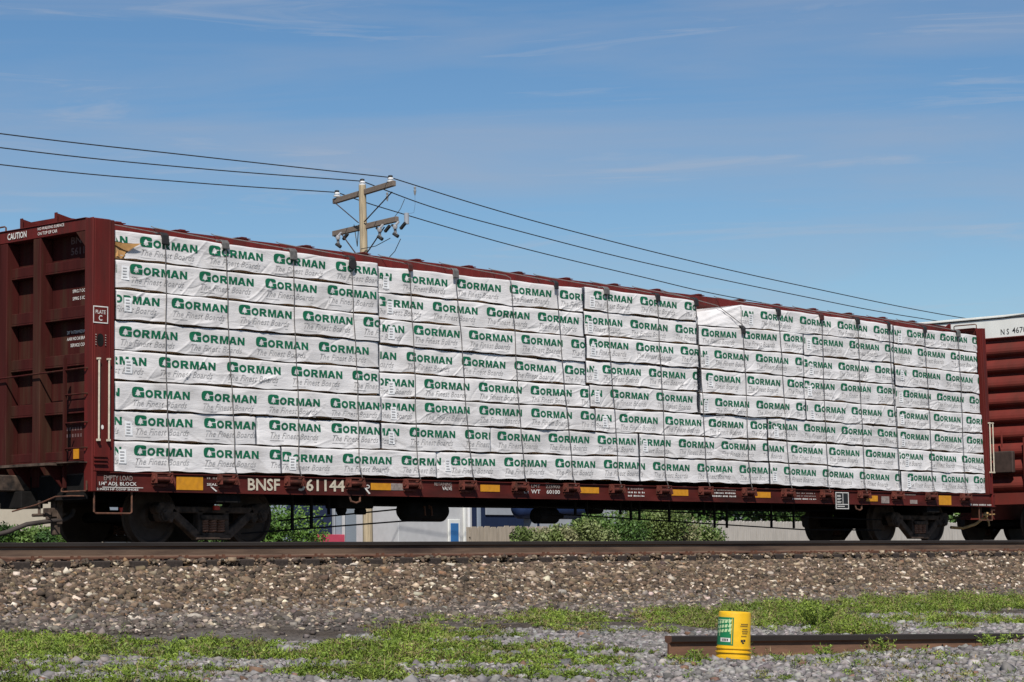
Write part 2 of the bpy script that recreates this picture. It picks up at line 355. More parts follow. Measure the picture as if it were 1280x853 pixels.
# ------------------------------------------------------------------ ground
def gz(x, y):
    t = np.clip((x + 5) / 25, -0.3, 1.0)
    return -0.77 - 0.035 * (-7.5 - y) - 0.14 * t * np.clip((y + 16) / 8.5, 0, 1)
def ground_z(x, y):
    x = np.asarray(x, float); y = np.asarray(y, float)
    foot = gz(x, np.full_like(y, -7.5))
    base = np.where(y < -7.5, gz(x, np.maximum(y, -40)), foot)
    k1 = np.clip((y + 7.5) / 1.6, 0, 1)
    sl = foot + (-0.335 - foot) * (k1 ** 0.85)
    k2 = np.clip((y + 5.9) / 0.5, 0, 1)
    sh = -0.335 + 0.02 * k2
    z = np.where(y < -7.5, base, np.where(y < -5.9, sl, sh))
    z = np.where(y > 2.6, -0.28 - np.clip((y - 2.6) / 3, 0, 1) * 0.12, z)
    yl = -14.86 - .09 * (x + 5.12); d = yl - y
    tr = .072 * np.exp(-((d - .22) / .3) ** 2) * np.clip((x + 5.6) / .5, 0, 1) * np.clip((-.3 - x) / 1.0, 0, 1)
    z = z - tr * np.where((d > .35) & (x < -4.4), .35, 1.0)
    return z
def nse(x, y, f, ph):
    return np.sin(x * f + ph) * np.cos(y * f * 1.13 - ph * 1.7) + 0.5 * np.sin(x * f * 2.3 + y * f * 1.9 + ph * 2.1)
def build_ground():
    xs = np.concatenate([[-600, -200, -80, -40], np.arange(-22, 32, 0.25), [40, 60, 90, 150, 300, 700]])
    ys = np.concatenate([[-300, -100, -50, -30], np.arange(-22, -5, 0.125), [-4.5, -3.5, -2, 0, 2.6, 4, 6, 10, 30, 60, 120, 300, 900]])
    X, Y = np.meshgrid(xs, ys, indexing='ij'); Z = ground_z(X, Y)
    near = (Y < -7) & (Y > -21) & (X > -21) & (X < 31)
    Z = Z + np.where(near, 0.012 * nse(X, Y, 2.1, 0.4) + 0.008 * nse(X, Y, 5.3, 1.9), 0)
    n, m_ = X.shape; idx = np.arange(n * m_).reshape(n, m_)
    Fq = np.stack([idx[:-1, :-1], idx[1:, :-1], idx[1:, 1:], idx[:-1, 1:]], -1).reshape(-1, 4)
    mt = bpy.data.materials.new('gravelly_soil'); mt.use_nodes = True
    nn, l = mt.node_tree.nodes, mt.node_tree.links; b = nn['Principled BSDF']; b.inputs['Roughness'].default_value = 0.95
    b.inputs['Specular IOR Level'].default_value = 0.2
    t = nn.new('ShaderNodeTexCoord')
    vo = nn.new('ShaderNodeTexVoronoi'); vo.inputs['Scale'].default_value = 38; l.new(t.outputs['Object'], vo.inputs['Vector'])
    n1 = nn.new('ShaderNodeTexNoise'); n1.inputs['Scale'].default_value = 0.9; n1.inputs['Detail'].default_value = 7; l.new(t.outputs['Object'], n1.inputs['Vector'])
    r1 = nn.new('ShaderNodeValToRGB'); r1.color_ramp.elements[0].color = (0.058, 0.045, 0.034, 1); r1.color_ramp.elements[1].color = (0.125, 0.108, 0.094, 1)
    r1.color_ramp.elements[0].position = 0.38; r1.color_ramp.elements[1].position = 0.62
    l.new(n1.outputs['Fac'], r1.inputs['Fac'])
    mu = nn.new('ShaderNodeMixRGB'); mu.blend_type = 'OVERLAY'; mu.inputs['Fac'].default_value = 0.55
    bw = nn.new('ShaderNodeRGBToBW'); l.new(vo.outputs['Color'], bw.inputs['Color'])
    l.new(r1.outputs['Color'], mu.inputs['Color1']); l.new(bw.outputs['Val'], mu.inputs['Color2']); l.new(mu.outputs['Color'], b.inputs['Base Color'])
    bp = nn.new('ShaderNodeBump'); bp.inputs['Strength'].default_value = 0.8; bp.inputs['Distance'].default_value = 0.015
    l.new(vo.outputs['Distance'], bp.inputs['Height']); l.new(bp.outputs['Normal'], b.inputs['Normal'])
    o = np_mesh('ground', np.stack([X, Y, Z], -1).reshape(-1, 3), Fq, mt, smooth=True)
    tag(o, kind='structure')
build_ground()

# stones -----------------------------------------------------------
def ico():
    bm = bmesh.new(); bmesh.ops.create_icosphere(bm, subdivisions=1, radius=1.0)
    V = np.array([v.co[:] for v in bm.verts]); Fc = np.array([[v.index for v in f.verts] for f in bm.faces]); bm.free(); return V, Fc
ICO = ico()
OCT = (np.array([[1, 0, 0], [-1, 0, 0], [0, 1, 0], [0, -1, 0], [0, 0, 1], [0, 0, -1], [.62, .62, .45], [-.6, -.55, .5]], float) * 1.0,
       np.array([[6, 2, 4], [6, 4, 0], [6, 0, 2], [2, 1, 4], [7, 4, 1], [7, 1, 3], [7, 3, 4], [3, 0, 4], [2, 0, 5], [1, 2, 5], [3, 1, 5], [0, 3, 5]]))
def cub():
    V = np.array([[a, b, c] for a in (-1, 1) for b in (-1, 1) for c in (-1, 1)], float) * .75
    V = np.concatenate([V, [[0, 0, 1.05], [.2, -1.0, .1]]])
    bm = bmesh.new()
    for v in V: bm.verts.new(v)
    bmesh.ops.convex_hull(bm, input=bm.verts[:]); bmesh.ops.triangulate(bm, faces=bm.faces[:]); bm.verts.index_update()
    V = np.array([v.co[:] for v in bm.verts]); Fc = np.array([[v.index for v in f.verts] for f in bm.faces]); bm.free(); return V, Fc
CUB = cub()
def in_view(x, y, z, mgn=0.11):
    d = np.stack([x - CAM.x, y - CAM.y, z - CAM.z], -1)
    w = d @ np.array(_w); u = d @ np.array(_r) / w; v = d @ np.array(_u) / w
    return (w > 0) & (np.abs(u) < 640 / F_PX + mgn) & (np.abs(v) < 427 / F_PX + mgn)
def scatter_stones(name, proto, x, y, size, colr, flat=0.75, lift=0.35, jit=0.28, dz=0.0, label=None):
    z = ground_z(x, y) + dz; k = in_view(x, y, z); x, y, z, size, colr = x[k], y[k], z[k], size[k], colr[k]
    n = len(x); P, Fc = proto; nv = len(P)
    q = RNG.normal(size=(n, 4)); q /= np.linalg.norm(q, axis=1)[:, None]; a, b, c, d = q.T
    Rm = np.stack([1 - 2 * (c * c + d * d), 2 * (b * c - a * d), 2 * (b * d + a * c), 2 * (b * c + a * d), 1 - 2 * (b * b + d * d), 2 * (c * d - a * b),
                   2 * (b * d - a * c), 2 * (c * d + a * b), 1 - 2 * (b * b + c * c)], -1).reshape(n, 3, 3)
    V = P[None] * (1 + RNG.uniform(-jit, jit, (n, nv, 1))) * RNG.uniform(0.6, 1.15, (n, 1, 3))
    V = np.einsum('nij,nvj->nvi', Rm, V) * size[:, None, None]; V[:, :, 2] *= flat
    V += np.stack([x, y, z + size * lift], -1)[:, None, :]
    Fa = (Fc[None] + (np.arange(n) * nv)[:, None, None]).reshape(-1, 3)
    cc = np.repeat(colr, nv, axis=0)
    o = np_mesh(name, V.reshape(-1, 3), Fa, M['stones'], col=cc)
    tag(o, label, 'gravel', kind='stuff'); return o
def palette(n, cols, w, sd=0.12):
    i = RNG.choice(len(cols), n, p=np.array(w) / sum(w)); c = np.array(cols)[i]
    return np.clip(c * (1 + RNG.normal(0, sd, (n, 1))) * (1 + RNG.normal(0, 0.03, (n, 3))), 0.01, 0.75)
n = 96000
x = RNG.uniform(-12, 30, n); y = -5.2 - RNG.uniform(0, 1, n) * 2.75 + RNG.normal(0, 0.1, n); y = np.minimum(y, -5.15)
# keep the sleepers' ends clear near the rail
kk = ~((y > -5.68) & (np.abs(((x / 0.53) % 1) - 0.5) < 0.235))
x, y = x[kk], y[kk]; n = len(x)
cx = RNG.uniform(-12, 30, 11000); kk = np.abs(((cx / 0.53) % 1) - 0.5) > 0.25; cx = cx[kk]
x = np.concatenate([x, cx]); y = np.concatenate([y, -5.6 + .5 * RNG.uniform(0, 1, len(cx)) ** 1.0 * np.where(RNG.uniform(size=len(cx)) < .5, 1, .3)])
dz = np.concatenate([np.zeros(n), RNG.uniform(.02, .1, len(cx))]); n = len(x)
scatter_stones('ballast_stones', CUB, x, y, RNG.gamma(5, 0.0034, n) * np.clip(1.02 + (y + 7.0) * .35, .55, 1.0) + 0.008,
    palette(n, [(0.118, 0.082, 0.054), (0.07, 0.052, 0.038), (0.155, 0.112, 0.076), (0.34, 0.265, 0.19), (0.46, 0.39, 0.31), (0.18, 0.11, 0.06)], [38, 30, 19, 8, 4.5, 2], 0.26),
    lift=0.45, jit=0.3, dz=dz, label='brown and buff crushed stone ballast on the slope below the near rail')
n = 84000
x = RNG.uniform(-12, 26, n); y = -7.5 - np.abs(RNG.normal(0, 1.25, n)) + 0.35
scatter_stones('fine_gravel', CUB, x, y, RNG.gamma(3, 0.0045, n) + 0.005,
    palette(n, [(0.112, 0.09, 0.073), (0.155, 0.132, 0.114), (0.078, 0.064, 0.054), (0.3, 0.24, 0.18), (0.4, 0.34, 0.28)], [40, 28, 24, 8, 3], 0.28), label='fine dark gravel strip at the foot of the ballast')
n = 120000
x = RNG.uniform(-13, 5, n); y = RNG.uniform(-19.5, -11.5, n)
kk = (nse(x, y, 0.9, 2.2) + nse(x, y, 2.3, 0.3) * 0.5 + (-12.2 - y) * 0.7) > -0.4
yl = -14.86 - .09 * (x + 5.12)
kk &= ~((x > -5.3) & (x < -1.0) & (y > yl - .2 * np.clip((-.6 - x) / 1.5, 0, 1)) & (y < yl + .07))
x, y = x[kk], y[kk]; n = len(x)
scatter_stones('grey_gravel', CUB, x, y, RNG.gamma(4, 0.0034, n) + 0.004,
    palette(n, [(0.205, 0.188, 0.178), (0.152, 0.14, 0.132), (0.275, 0.255, 0.24), (0.1, 0.092, 0.086), (0.17, 0.10, 0.07)], [40, 28, 16, 12, 1.5], 0.15), label='light grey crushed gravel round the loose rail and pail')

# grass -------------------------------------------------------------
def inside(poly, x, y):
    c = np.zeros(len(x), bool); n = len(poly)
    for i in range(n):
        x0, y0 = poly[i]; x1, y1 = poly[(i + 1) % n]
        if y0 == y1: continue
        c ^= ((y0 > y) != (y1 > y)) & (x < (x1 - x0) * (y - y0) / (y1 - y0) + x0)
    return c
def blades(x, y, z, hgt, nb, spread, wid, cols, lean=0.7):
    n = len(x) * nb
    bx = np.repeat(x, nb) + RNG.normal(0, 1, n) * np.repeat(spread, nb); by = np.repeat(y, nb) + RNG.normal(0, 1, n) * np.repeat(spread, nb)
    bz = np.repeat(z, nb); h = np.repeat(hgt, nb) * RNG.uniform(0.45, 1.15, n)
    az = RNG.uniform(0, 2 * np.pi, n); ln = RNG.uniform(0.1, lean, n); w = wid * RNG.uniform(0.6, 1.4, n)
    dx, dy = np.cos(az), np.sin(az); sx, sy = -dy, dx
    p0 = np.stack([bx, by, bz - 0.01], -1); m1 = p0 + np.stack([dx * ln * h * .35, dy * ln * h * .35, h * .6], -1)
    p1 = p0 + np.stack([dx * ln * h, dy * ln * h, h * (1.0 - 0.25 * ln)], -1)
    s = np.stack([sx, sy, np.zeros(n)], -1) * (w / 2)[:, None]
    V = np.stack([p0 - s * .5, p0 + s * .5, m1 + s, m1 - s, p1], 1)
    base = np.arange(n)[:, None] * 5
    tri = np.concatenate([base + np.array([[0, 1, 2]]), base + np.array([[0, 2, 3]]), base + np.array([[3, 2, 4]])], 0)
    c = np.repeat(np.repeat(cols, nb, axis=0) * (1 + RNG.normal(0, 0.18, (n, 1))), 5, axis=0)
    return V.reshape(-1, 3), tri, np.clip(c, 0.005, 0.5)
def leaflets(x, y, z, hgt, nb, spread, cols):
    n = len(x) * nb
    rr = np.sqrt(RNG.uniform(0, 1, n)); az = RNG.uniform(0, 2 * np.pi, n)
    S = np.repeat(spread, nb); H = np.repeat(hgt, nb)
    p = np.stack([np.repeat(x, nb) + np.cos(az) * rr * S, np.repeat(y, nb) + np.sin(az) * rr * S, np.repeat(z, nb) + H * (1 - .65 * rr ** 2) * RNG.uniform(.35, 1.05, n)], -1)
    d = RNG.normal(size=(n, 3)); d[:, 2] = np.abs(d[:, 2]) * .8 + .15; d[:, 0] += np.cos(az) * rr; d[:, 1] += np.sin(az) * rr; d /= np.linalg.norm(d, axis=1)[:, None]
    sd = np.cross(d, RNG.normal(size=(n, 3)) + np.array([0, 0, 1.2])); sd /= np.linalg.norm(sd, axis=1)[:, None]
    L = (RNG.uniform(.014, .036, n))[:, None]; W = (RNG.uniform(.0025, .006, n))[:, None]
    V = np.stack([p - d * L * .3, p + d * L * .3 + sd * W, p + d * L, p + d * L * .3 - sd * W], 1)
    b = np.arange(n)[:, None] * 4; T = np.concatenate([b + np.array([[0, 1, 2]]), b + np.array([[0, 2, 3]])], 0)
    c = np.repeat(np.repeat(cols, nb, axis=0) * (1 + RNG.normal(0, .1, (n, 1))), 4, axis=0)
    return V.reshape(-1, 3), T, np.clip(c, .005, .5)
GREENS = [(0.145, 0.205, 0.026), (0.11, 0.165, 0.022), (0.185, 0.24, 0.036), (0.175, 0.165, 0.055), (0.18, 0.13, 0.065)]
PATCH = [([(-11, -9.8), (-7.9, -10.2), (-7.4, -11.0), (-6.7, -11.9), (-5.1, -11.8), (-4.6, -12.4), (-6.2, -13.6), (-7.76, -14.2), (-9.54, -15.2), (-11.8, -14.4), (-12.5, -10)], 340, 0.055, 0.03),
         ([(-6.48, -11.9), (-4.7, -11.9), (-3.4, -11.7), (-5.0, -12.6), (-6.9, -14.6), (-8.95, -15.6), (-9.2, -14.6)], 340, 0.06, 0.02),
         ([(-2.6, -11.2), (-0.4, -9.4), (0.95, -9.3), (2.4, -9.9), (-1.6, -12.6), (-3.0, -12.9), (-3.1, -12.2), (-3.3, -11.9)], 250, 0.05, 0.3),
         ([(1.4, -10.2), (6.0, -8.5), (12.5, -9.2), (10.5, -11.0), (4.6, -11.6), (2.6, -12.2), (3.2, -13.4), (0.9, -14.3), (0.3, -13.6), (-0.5, -14.1), (-1.6, -13.9), (-1.35, -12.5)], 300, 0.075, 0.06),
         ([(-6.2, -13.4), (-4.8, -13.3), (-5.2, -14.9), (-7.3, -16.6), (-8.6, -16.0)], 280, 0.05, 0.05),
         ([(-6.6, -17.0), (-3.0, -14.5), (0, -16.5), (-4, -20), (-7, -19)], 45, 0.05, 0.25),
         ([(-4.5, -9.6), (4, -8.6), (6, -9.3), (-2, -11.5), (-5, -11.6)], 45, 0.035, 0.7)]
Vs, Ts, Cs, off = [], [], [], 0
for poly, dens, hh, dry in PATCH:
    xs_, ys_ = np.array(poly).T; A = (xs_.max() - xs_.min()) * (ys_.max() - ys_.min()); n = int(A * dens)
    x = RNG.uniform(xs_.min(), xs_.max(), n); y = RNG.uniform(ys_.min(), ys_.max(), n)
    jx, jy = x + 0.25 * np.sin(y * 5 + x * 2), y + 0.3 * np.sin(x * 4.1)
    pn = nse(x, y, 1.3, 0.9) + 0.9 * nse(x, y, 3.1, 2.6) + 0.7 * nse(x, y, 7.7, 4.1)
    k = inside(poly, jx, jy) & ((pn + RNG.normal(0, .4, n)) > 0.15); x, y = x[k], y[k]
    z = ground_z(x, y); k = in_view(x, y, z); x, y, z = x[k], y[k], z[k]; n = len(x)
    dens_h = hh * RNG.gamma(6, 1 / 6., n) * np.clip(.75 + .45 * (nse(x, y, 1.3, 0.9) + 0.9 * nse(x, y, 3.1, 2.6) + 0.7 * nse(x, y, 7.7, 4.1)), .35, 2.1)
    w = np.array([34, 28, 22, 10, 6], float); w[3:] *= (1 + 10 * dry); w /= w.sum()
    cols = np.array(GREENS)[RNG.choice(5, n, p=w)] * np.clip(1 + .28 * nse(x, y, 4.3, 5.0), .55, 1.4)[:, None]
    kk = RNG.uniform(size=n) < .16
    for V, T, C in (leaflets(x, y, z, np.clip(dens_h, 0.015, 0.2), 34, RNG.uniform(.035, .075, n), cols),
                    blades(x[kk], y[kk], z[kk], np.clip(dens_h[kk] * 1.3, .02, .25), 7, np.full(kk.sum(), .05), .005, np.where(RNG.uniform(size=(kk.sum(), 1)) < .4, np.array([[.26, .2, .1]]), cols[kk]), 1.2)):
        Vs.append(V); Ts.append(T + off); Cs.append(C); off += len(V)
tag(np_mesh('grass', np.concatenate(Vs), np.concatenate(Ts), M['leaf'], col=np.concatenate(Cs)), 'low weedy green grass in patches on the gravel', 'grass', kind='stuff')

def weed(px, py, h, spread, nst, label, seed):
    rg = np.random.default_rng(seed); z0 = float(ground_z(px, py)); o = thing('weed', label, 'weed', (px, py, z0), 'weeds round the loose rail')
    st = MB(); V, T, C = [], [], []; off = 0
    for i in range(nst):
        a = rg.uniform(0, 2 * math.pi); l = rg.uniform(0.2, 1.0) * spread; hh = h * rg.uniform(0.55, 1.05)
        tip = np.array([px + math.cos(a) * l, py + math.sin(a) * l, z0 + hh]); bs = np.array([px + rg.normal(0, .02), py + rg.normal(0, .02), z0 - 0.02])
        mid = (tip + bs) / 2 + np.array([0, 0, hh * 0.12]); st.tube([bs, mid, tip], [0.004, 0.003, 0.0015], 4)
        for j in range(int(26 * hh / 0.15)):
            t = rg.uniform(0.2, 1.0); p = (bs * (1 - t) ** 2 + 2 * mid * t * (1 - t) + tip * t * t); dv = rg.normal(size=3); dv[2] = abs(dv[2]) * 0.7; dv /= np.linalg.norm(dv)
            sd = np.cross(dv, rg.normal(size=3)); sd /= np.linalg.norm(sd); L = rg.uniform(0.015, 0.04); W = rg.uniform(0.003, 0.008)
            V += [p, p + dv * L * .5 + sd * W, p + dv * L, p + dv * L * .5 - sd * W]; T.append((off, off + 1, off + 2, off + 3)); off += 4
            c = np.array(GREENS[rg.integers(0, 3)]) * rg.uniform(0.95, 1.4); C += [c] * 4
    st.build('stem', M['stem'], o)
    np_mesh('leaves', np.array(V) - np.array(o.location), np.array(T), M['leaf'], o, col=np.array(C))
    return o
weed(-0.55, -13.1, 0.3, 0.28, 42, 'tall feathery green weed behind the loose rail, right of the pail', 1)
weed(-3.15, -15.6, 0.13, 0.13, 14, 'small spiky weed in front of the middle of the loose rail', 2)
weed(-3.95, -15.55, 0.09, 0.14, 12, 'low weed at the rail foot just right of the yellow pail', 3)
weed(-1.25, -15.5, 0.15, 0.24, 26, 'broad bushy weed spilling over the right half of the loose rail', 4)
weed(-5.3, -15.25, 0.1, 0.08, 8, 'thin weed between the pail and the left end of the loose rail', 5)
weed(-2.1, -18.6, 0.22, 0.2, 22, 'grass-like weed at the far right edge of the gravel', 6)

# ------------------------------------------------------------------ track
RAILP = [(-.076, 0), (.076, 0), (.076, .011), (.03, .024), (.0095, .036), (.0088, .128), (.0345, .142), (.0375, .178), (.03, .186), (-.03, .186), (-.0375, .178), (-.0345, .142), (-.0088, .128), (-.0095, .036), (-.03, .024), (-.076, .011)]
def rail_mesh(mb, a, b, nseg, at, scl=1.0):
    n = len(RAILP)
    V = []; a, b = Vector(a), Vector(b); d = (b - a).normalized(); sd = d.cross(Vector((0, 0, 1))).normalized(); up = sd.cross(d)
    for i in range(nseg + 1):
        c = a.lerp(b, i / nseg)
        V += [c + sd * (p[0] * scl) + up * (p[1] * scl) for p in RAILP]
    k = len(mb.v); mb.v += [tuple(v) for v in V]
    for i in range(nseg):
        for j in range(n):
            j2 = (j + 1) % n; mb.f.append((k + i * n + j, k + i * n + j2, k + (i + 1) * n + j2, k + (i + 1) * n + j))
            mb.mi.append(0 if j in (3, 4, 12, 13, 5, 11) else (1 if 6 <= j <= 10 else 2))
    mb.f.append(tuple(k + j for j in range(n))); mb.mi.append(2); mb.f.append(tuple(k + nseg * n + j for j in range(n - 1, -1, -1))); mb.mi.append(2)
RM = [M['railweb'], M['railhead'], M['railfoot']]
for yy, nm, lb in ((-5.0, 'rail', 'nearest rail with dark head and brown web, along the top of the ballast'), (-6.435 + 2.87, 'rail', 'second rail of the near track, behind the nearest rail'),
                   (-0.7525, 'rail', 'rail of the far track under the near wheels of the flat car'), (0.7525, 'rail', 'rail of the far track under the wheels on the far side')):
    mb = MB(); rail_mesh(mb, (-24, yy, -0.186), (62, yy, -0.186), 43, None)
    tag(mb.build('rail', RM), lb, 'rail', 'rails of the two tracks')
tie0 = None
for i in range(-22, 84):
    cx = (i + 0.5) * 0.53 + random.uniform(-.02, .02)
    if tie0 is None:
        tie0 = thing('railroad_tie', 'dark creosoted wooden tie under the near track', 'railroad tie', (0, -4.28, -0.29), 'ties of the near track')
        mb = MB(); mb.box(-.115, .115, -5.575, -2.985, -0.385, -0.207); ob = mb.build('sleeper', M['tie'], tie0, bevel=0.012)
        for yy in (-5.0, -3.565):
            pl = MB(); pl.box(-.095, .095, yy - .18, yy + .18, -0.206, -0.1885); plo = pl.build('tie_plate', M['railfoot'], tie0)
            sp = MB()
            for sy in (-1, 1):
                for sx in (-.05, .05):
                    sp.box(sx - .01, sx + .01, yy + sy * .095 - .018, yy + sy * .095 + .018, -0.188, -0.148)
            sp.build('spikes', M['rust'], plo)
        o = tie0
    else: o = copy_tree(tie0)
    # geometry was made around x = 0
    o.location = (cx, -4.28, -0.29 + random.uniform(-.012, .004)); o.rotation_euler = (0, 0, random.uniform(-.012, .012))

# ------------------------------------------------------------------ flat car
L = 22.25
car = thing('centerbeam_flatcar', 'oxide red centerbeam flat car with tall end bulkheads, stacked with white lumber bundles', 'railway car', (11.1, 0, 0))
dk = MB(); dk.box(-.38, 22.62, -1.385, 1.385, .945, .965)
dk.build('deck', M['rust_dark'], car)
# strips the load rests on
for k in range(19):
    q = MB(); xx = .35 + k * 1.2; q.box(xx, xx + .1, -1.36, -.12, .9655, .992); q.build('deck_riser', M['rust_dark'], car)
sl = MB()
sl.box(-.37, 22.6, -1.41, -1.385, .735, .966)
sl.box(-.37, 22.6, -1.44, -1.4105, .722, .7345); sl.box(-.37, 22.6, -1.435, -1.4105, .967, .98)
sl.box(-.37, 22.6, 1.385, 1.41, .735, .966)
sill = sl.build('side_sill', M['red_sill'], car)
cs = MB(); cs.box(-.36, 22.6, -.3, .3, .65, .94); cs.box(-.36, 22.6, -.42, .42, .63, .648)
for xx in [3.4 + 1.53 * i for i in range(11)]:
    cs.prism([(-1.38, .90), (1.38, .90), (1.38, .74), (.3, .66), (-.3, .66), (-1.38, .74)], xx - .02, xx + .02, 'x')
    cs.box(xx - .1, xx + .1, -1.36, -.43, .715, .728)
for xx in (2.03, 20.32): cs.box(xx - .22, xx + .22, -1.375, 1.375, .60, .712)
cs.build('center_sill', M['black'], car)
cb = MB(); cb.box(.02, 22.2, -.05, .05, .966, 4.26)
for k in range(16):
    xx = .7 + k * 1.39; cb.box(xx - .06, xx + .06, -.11, .11, .967, 4.255)
cb.build('center_beam', M['red_end'], car)
ch = MB(); ch.prism([(-.42, 4.36), (-.42, 4.515), (-.36, 4.525), (.36, 4.525), (.42, 4.515), (.42, 4.36), (.3, 4.27), (-.3, 4.27)], -.12, 22.5, 'x')
ch.build('top_chord', M['red'], car)
for sx in (.83, 1.99, 3.16, 4.45, 5.65, 6.84, 8.05, 9.26, 10.48, 11.76, 12.95, 14.16, 15.43, 16.59, 17.78, 19.01, 20.21, 21.3):
    q = MB(); q.box(sx - .13, sx + .13, -.43, -.3, 4.5255, 4.538); q.box(sx - .05, sx + .06, -.425, -.33, 4.5385, 4.552); q.build('strap_anchor', M['red'], car, bevel=.006)
WX = [.77, 1.93, 3.19, 4.40, 5.59, 6.82, 8.03, 9.27, 10.43, 11.69, 12.85, 14.11, 15.30, 16.52, 17.76, 18.92, 20.12, 21.40]
for wx in WX:
    q = MB()
    q.box(wx - .15, wx - .13, -1.53, -1.4105, .84, .985); q.box(wx + .12, wx + .14, -1.53, -1.4105, .84, .985)
    q.box(wx - .15, wx + .14, -1.535, -1.515, .965, .985); q.box(wx - .13, wx + .12, -1.44, -1.4105, .80, .835)
    w = q.build('winch', M['winch'], car, bevel=.004)
    q = MB(); q.lathe((wx - .17, -1.475, .905), (1, 0, 0), [(0, .028), (.045, .028), (.046, .04), (.28, .04), (.281, .06), (.305, .06), (.306, .03), (.35, .03)], 12)
    q.build('drum', M['winch'], w, smooth=True)
    q = MB(); q.beam((wx + .15, -1.5, .95), (wx + .19, -1.5, .84), .02, .03); q.build('pawl', M['winch'], w)
# lettering on the sill
SM = [M['cream'], M['white'], M['dimwhite']]
def stencil(*a, **k):
    q = MB(); sill_text(q, *a, **k); q.build('stencil', SM, sill)
stencil('BNSF', (2.352, .942), (2.957, .77), bold=.02, mi=0); stencil('561144', (3.313, .955), (4.234, .777), bold=.02, mi=0)
stencil('1/4" ADJ. BLOCK', (-.262, .852), (.37, .788), bold=.015, mi=1)
tx = MB(); tx.add([(-.208, -1.4185, .773), (.479, -1.4185, .773), (.479, -1.4185, .782), (-.208, -1.4185, .782)], [(0, 1, 2, 3)], 1); tx.build('stencil_rule', SM, sill)
stencil('EMPTY LOAD', (-.183, .935), (.301, .868), bold=.01, mi=2)
stencil('2 INCH HF COMP SHOES', (-.301, .766), (.397, .738), bold=.02, mi=1)
stencil('RETAINING', (6.125, .949), (6.513, .897), bold=.01, mi=2); stencil('VALVE', (6.3, .888), (6.513, .833), bold=.01, mi=1)
stencil('LD LMT    225900', (8.174, .956), (9.046, .897), bold=.01, mi=2); stencil('LT WT    60100', (8.174, .872), (9.044, .808), bold=.015, mi=1)
stencil('SEAL', (1.60, .86), (1.79, .825), bold=.01, mi=1)
for (x0, x1, zz, h_, mi) in ((10.78, 11.2, .905, .03, 2), (10.78, 11.2, .847, .028, 1), (10.78, 11.2, .79, .028, 1), (13.1, 13.78, .92, .025, 2), (13.1, 13.78, .87, .028, 1), (13.1, 13.78, .815, .03, 1),
                             (15.5, 16.23, .9, .025, 2), (15.5, 16.23, .85, .025, 2), (15.5, 16.23, .795, .028, 1), (21.64, 22.45, .745, .035, 1), (19.0, 19.6, .92, .02, 2), (1.6, 1.79, .915, .03, 2)):
    # stencil lines too small to read in the photograph: rows of short strokes
    tx = MB(); xx = x0; rr = random.Random(int(x0 * 100 + zz * 1000))
    while xx < x1:
        w_ = rr.uniform(.014, .03)
        tx.add([(xx, -1.4185, zz), (xx + w_, -1.4185, zz), (xx + w_, -1.4185, zz + h_ * rr.uniform(.7, 1)), (xx, -1.4185, zz + h_ * rr.uniform(.7, 1))], [(0, 1, 2, 3)], mi)
        xx += w_ + rr.uniform(.008, .02) + (0.03 if rr.random() < .15 else 0)
    tx.build('stencil', SM, sill)
tx = MB(); tx.add([(1.66, -1.4185, .812), (1.69, -1.4185, .812), (1.79, -1.4185, .752), (1.76, -1.4185, .745)], [(0, 1, 2, 3)], 1); tx.build('stencil_arrow', SM, sill)
tx = MB(); tx.add([(4.62, -1.4185, .85), (4.66, -1.4185, .85), (4.76, -1.4185, .76), (4.73, -1.4185, .75)], [(0, 1, 2, 3)], 1); tx.build('stencil_arrow', SM, sill)
stencil('o', (4.66, .89), (4.75, .83), mi=1)
for (a, b, nm, mt) in (((1.062, .945), (1.532, .761), 'reflector', 'yellow'), ((4.776, .915), (5.194, .814), 'reflector', 'yellow'), ((5.197, .918), (5.465, .815), 'reflector', 'dimwhite'),
                       ((7.165, .93), (7.606, .823), 'reflector', 'yellow'), ((9.565, .929), (10.03, .831), 'reflector', 'yellow'), ((11.966, .925), (12.421, .821), 'reflector', 'yellow'),
                       ((14.37, .917), (14.827, .816), 'reflector', 'yellow'), ((17.891, .898), (18.295, .789), 'reflector', 'yellow'), ((18.424, .889), (18.694, .757), 'reflector', 'dimwhite'),
                       ((19.431, .832), (19.684, .757), 'reflector', 'dimwhite'), ((20.479, .931), (20.929, .744), 'reflector', 'yellow')):
    q = MB(); q.box(a[0], b[0], -1.4165, -1.4106, b[1], a[1]); q.build(nm, M[mt], car)
q = MB(); q.box(16.816, 17.275, -1.450, -1.4455, .627, .951)
st = q.build('stencil_panel', M['panelblack'], car)
q = MB(); Y_ = -1.4525
for (x0, x1, z0, z1) in ((16.83, 17.26, .93, .945), (16.83, 17.26, .633, .648), (16.83, 16.852, .6485, .9295), (17.238, 17.26, .6485, .9295), (16.853, 17.237, .712, .726), (17.06, 17.078, .7265, .9295),
                         (16.88, 17.0, .88, .892), (16.88, 17.0, .858, .868), (16.88, 17.02, .82, .832), (16.88, 16.98, .80, .81), (16.88, 17.02, .765, .776), (16.88, 17.0, .745, .755), (16.88, 17.12, .675, .69)):
    q.add([(x0, Y_, z0), (x1, Y_, z0), (x1, Y_, z1), (x0, Y_, z1)], [(0, 1, 2, 3)])
q.build('frame_lines', M['white'], st)
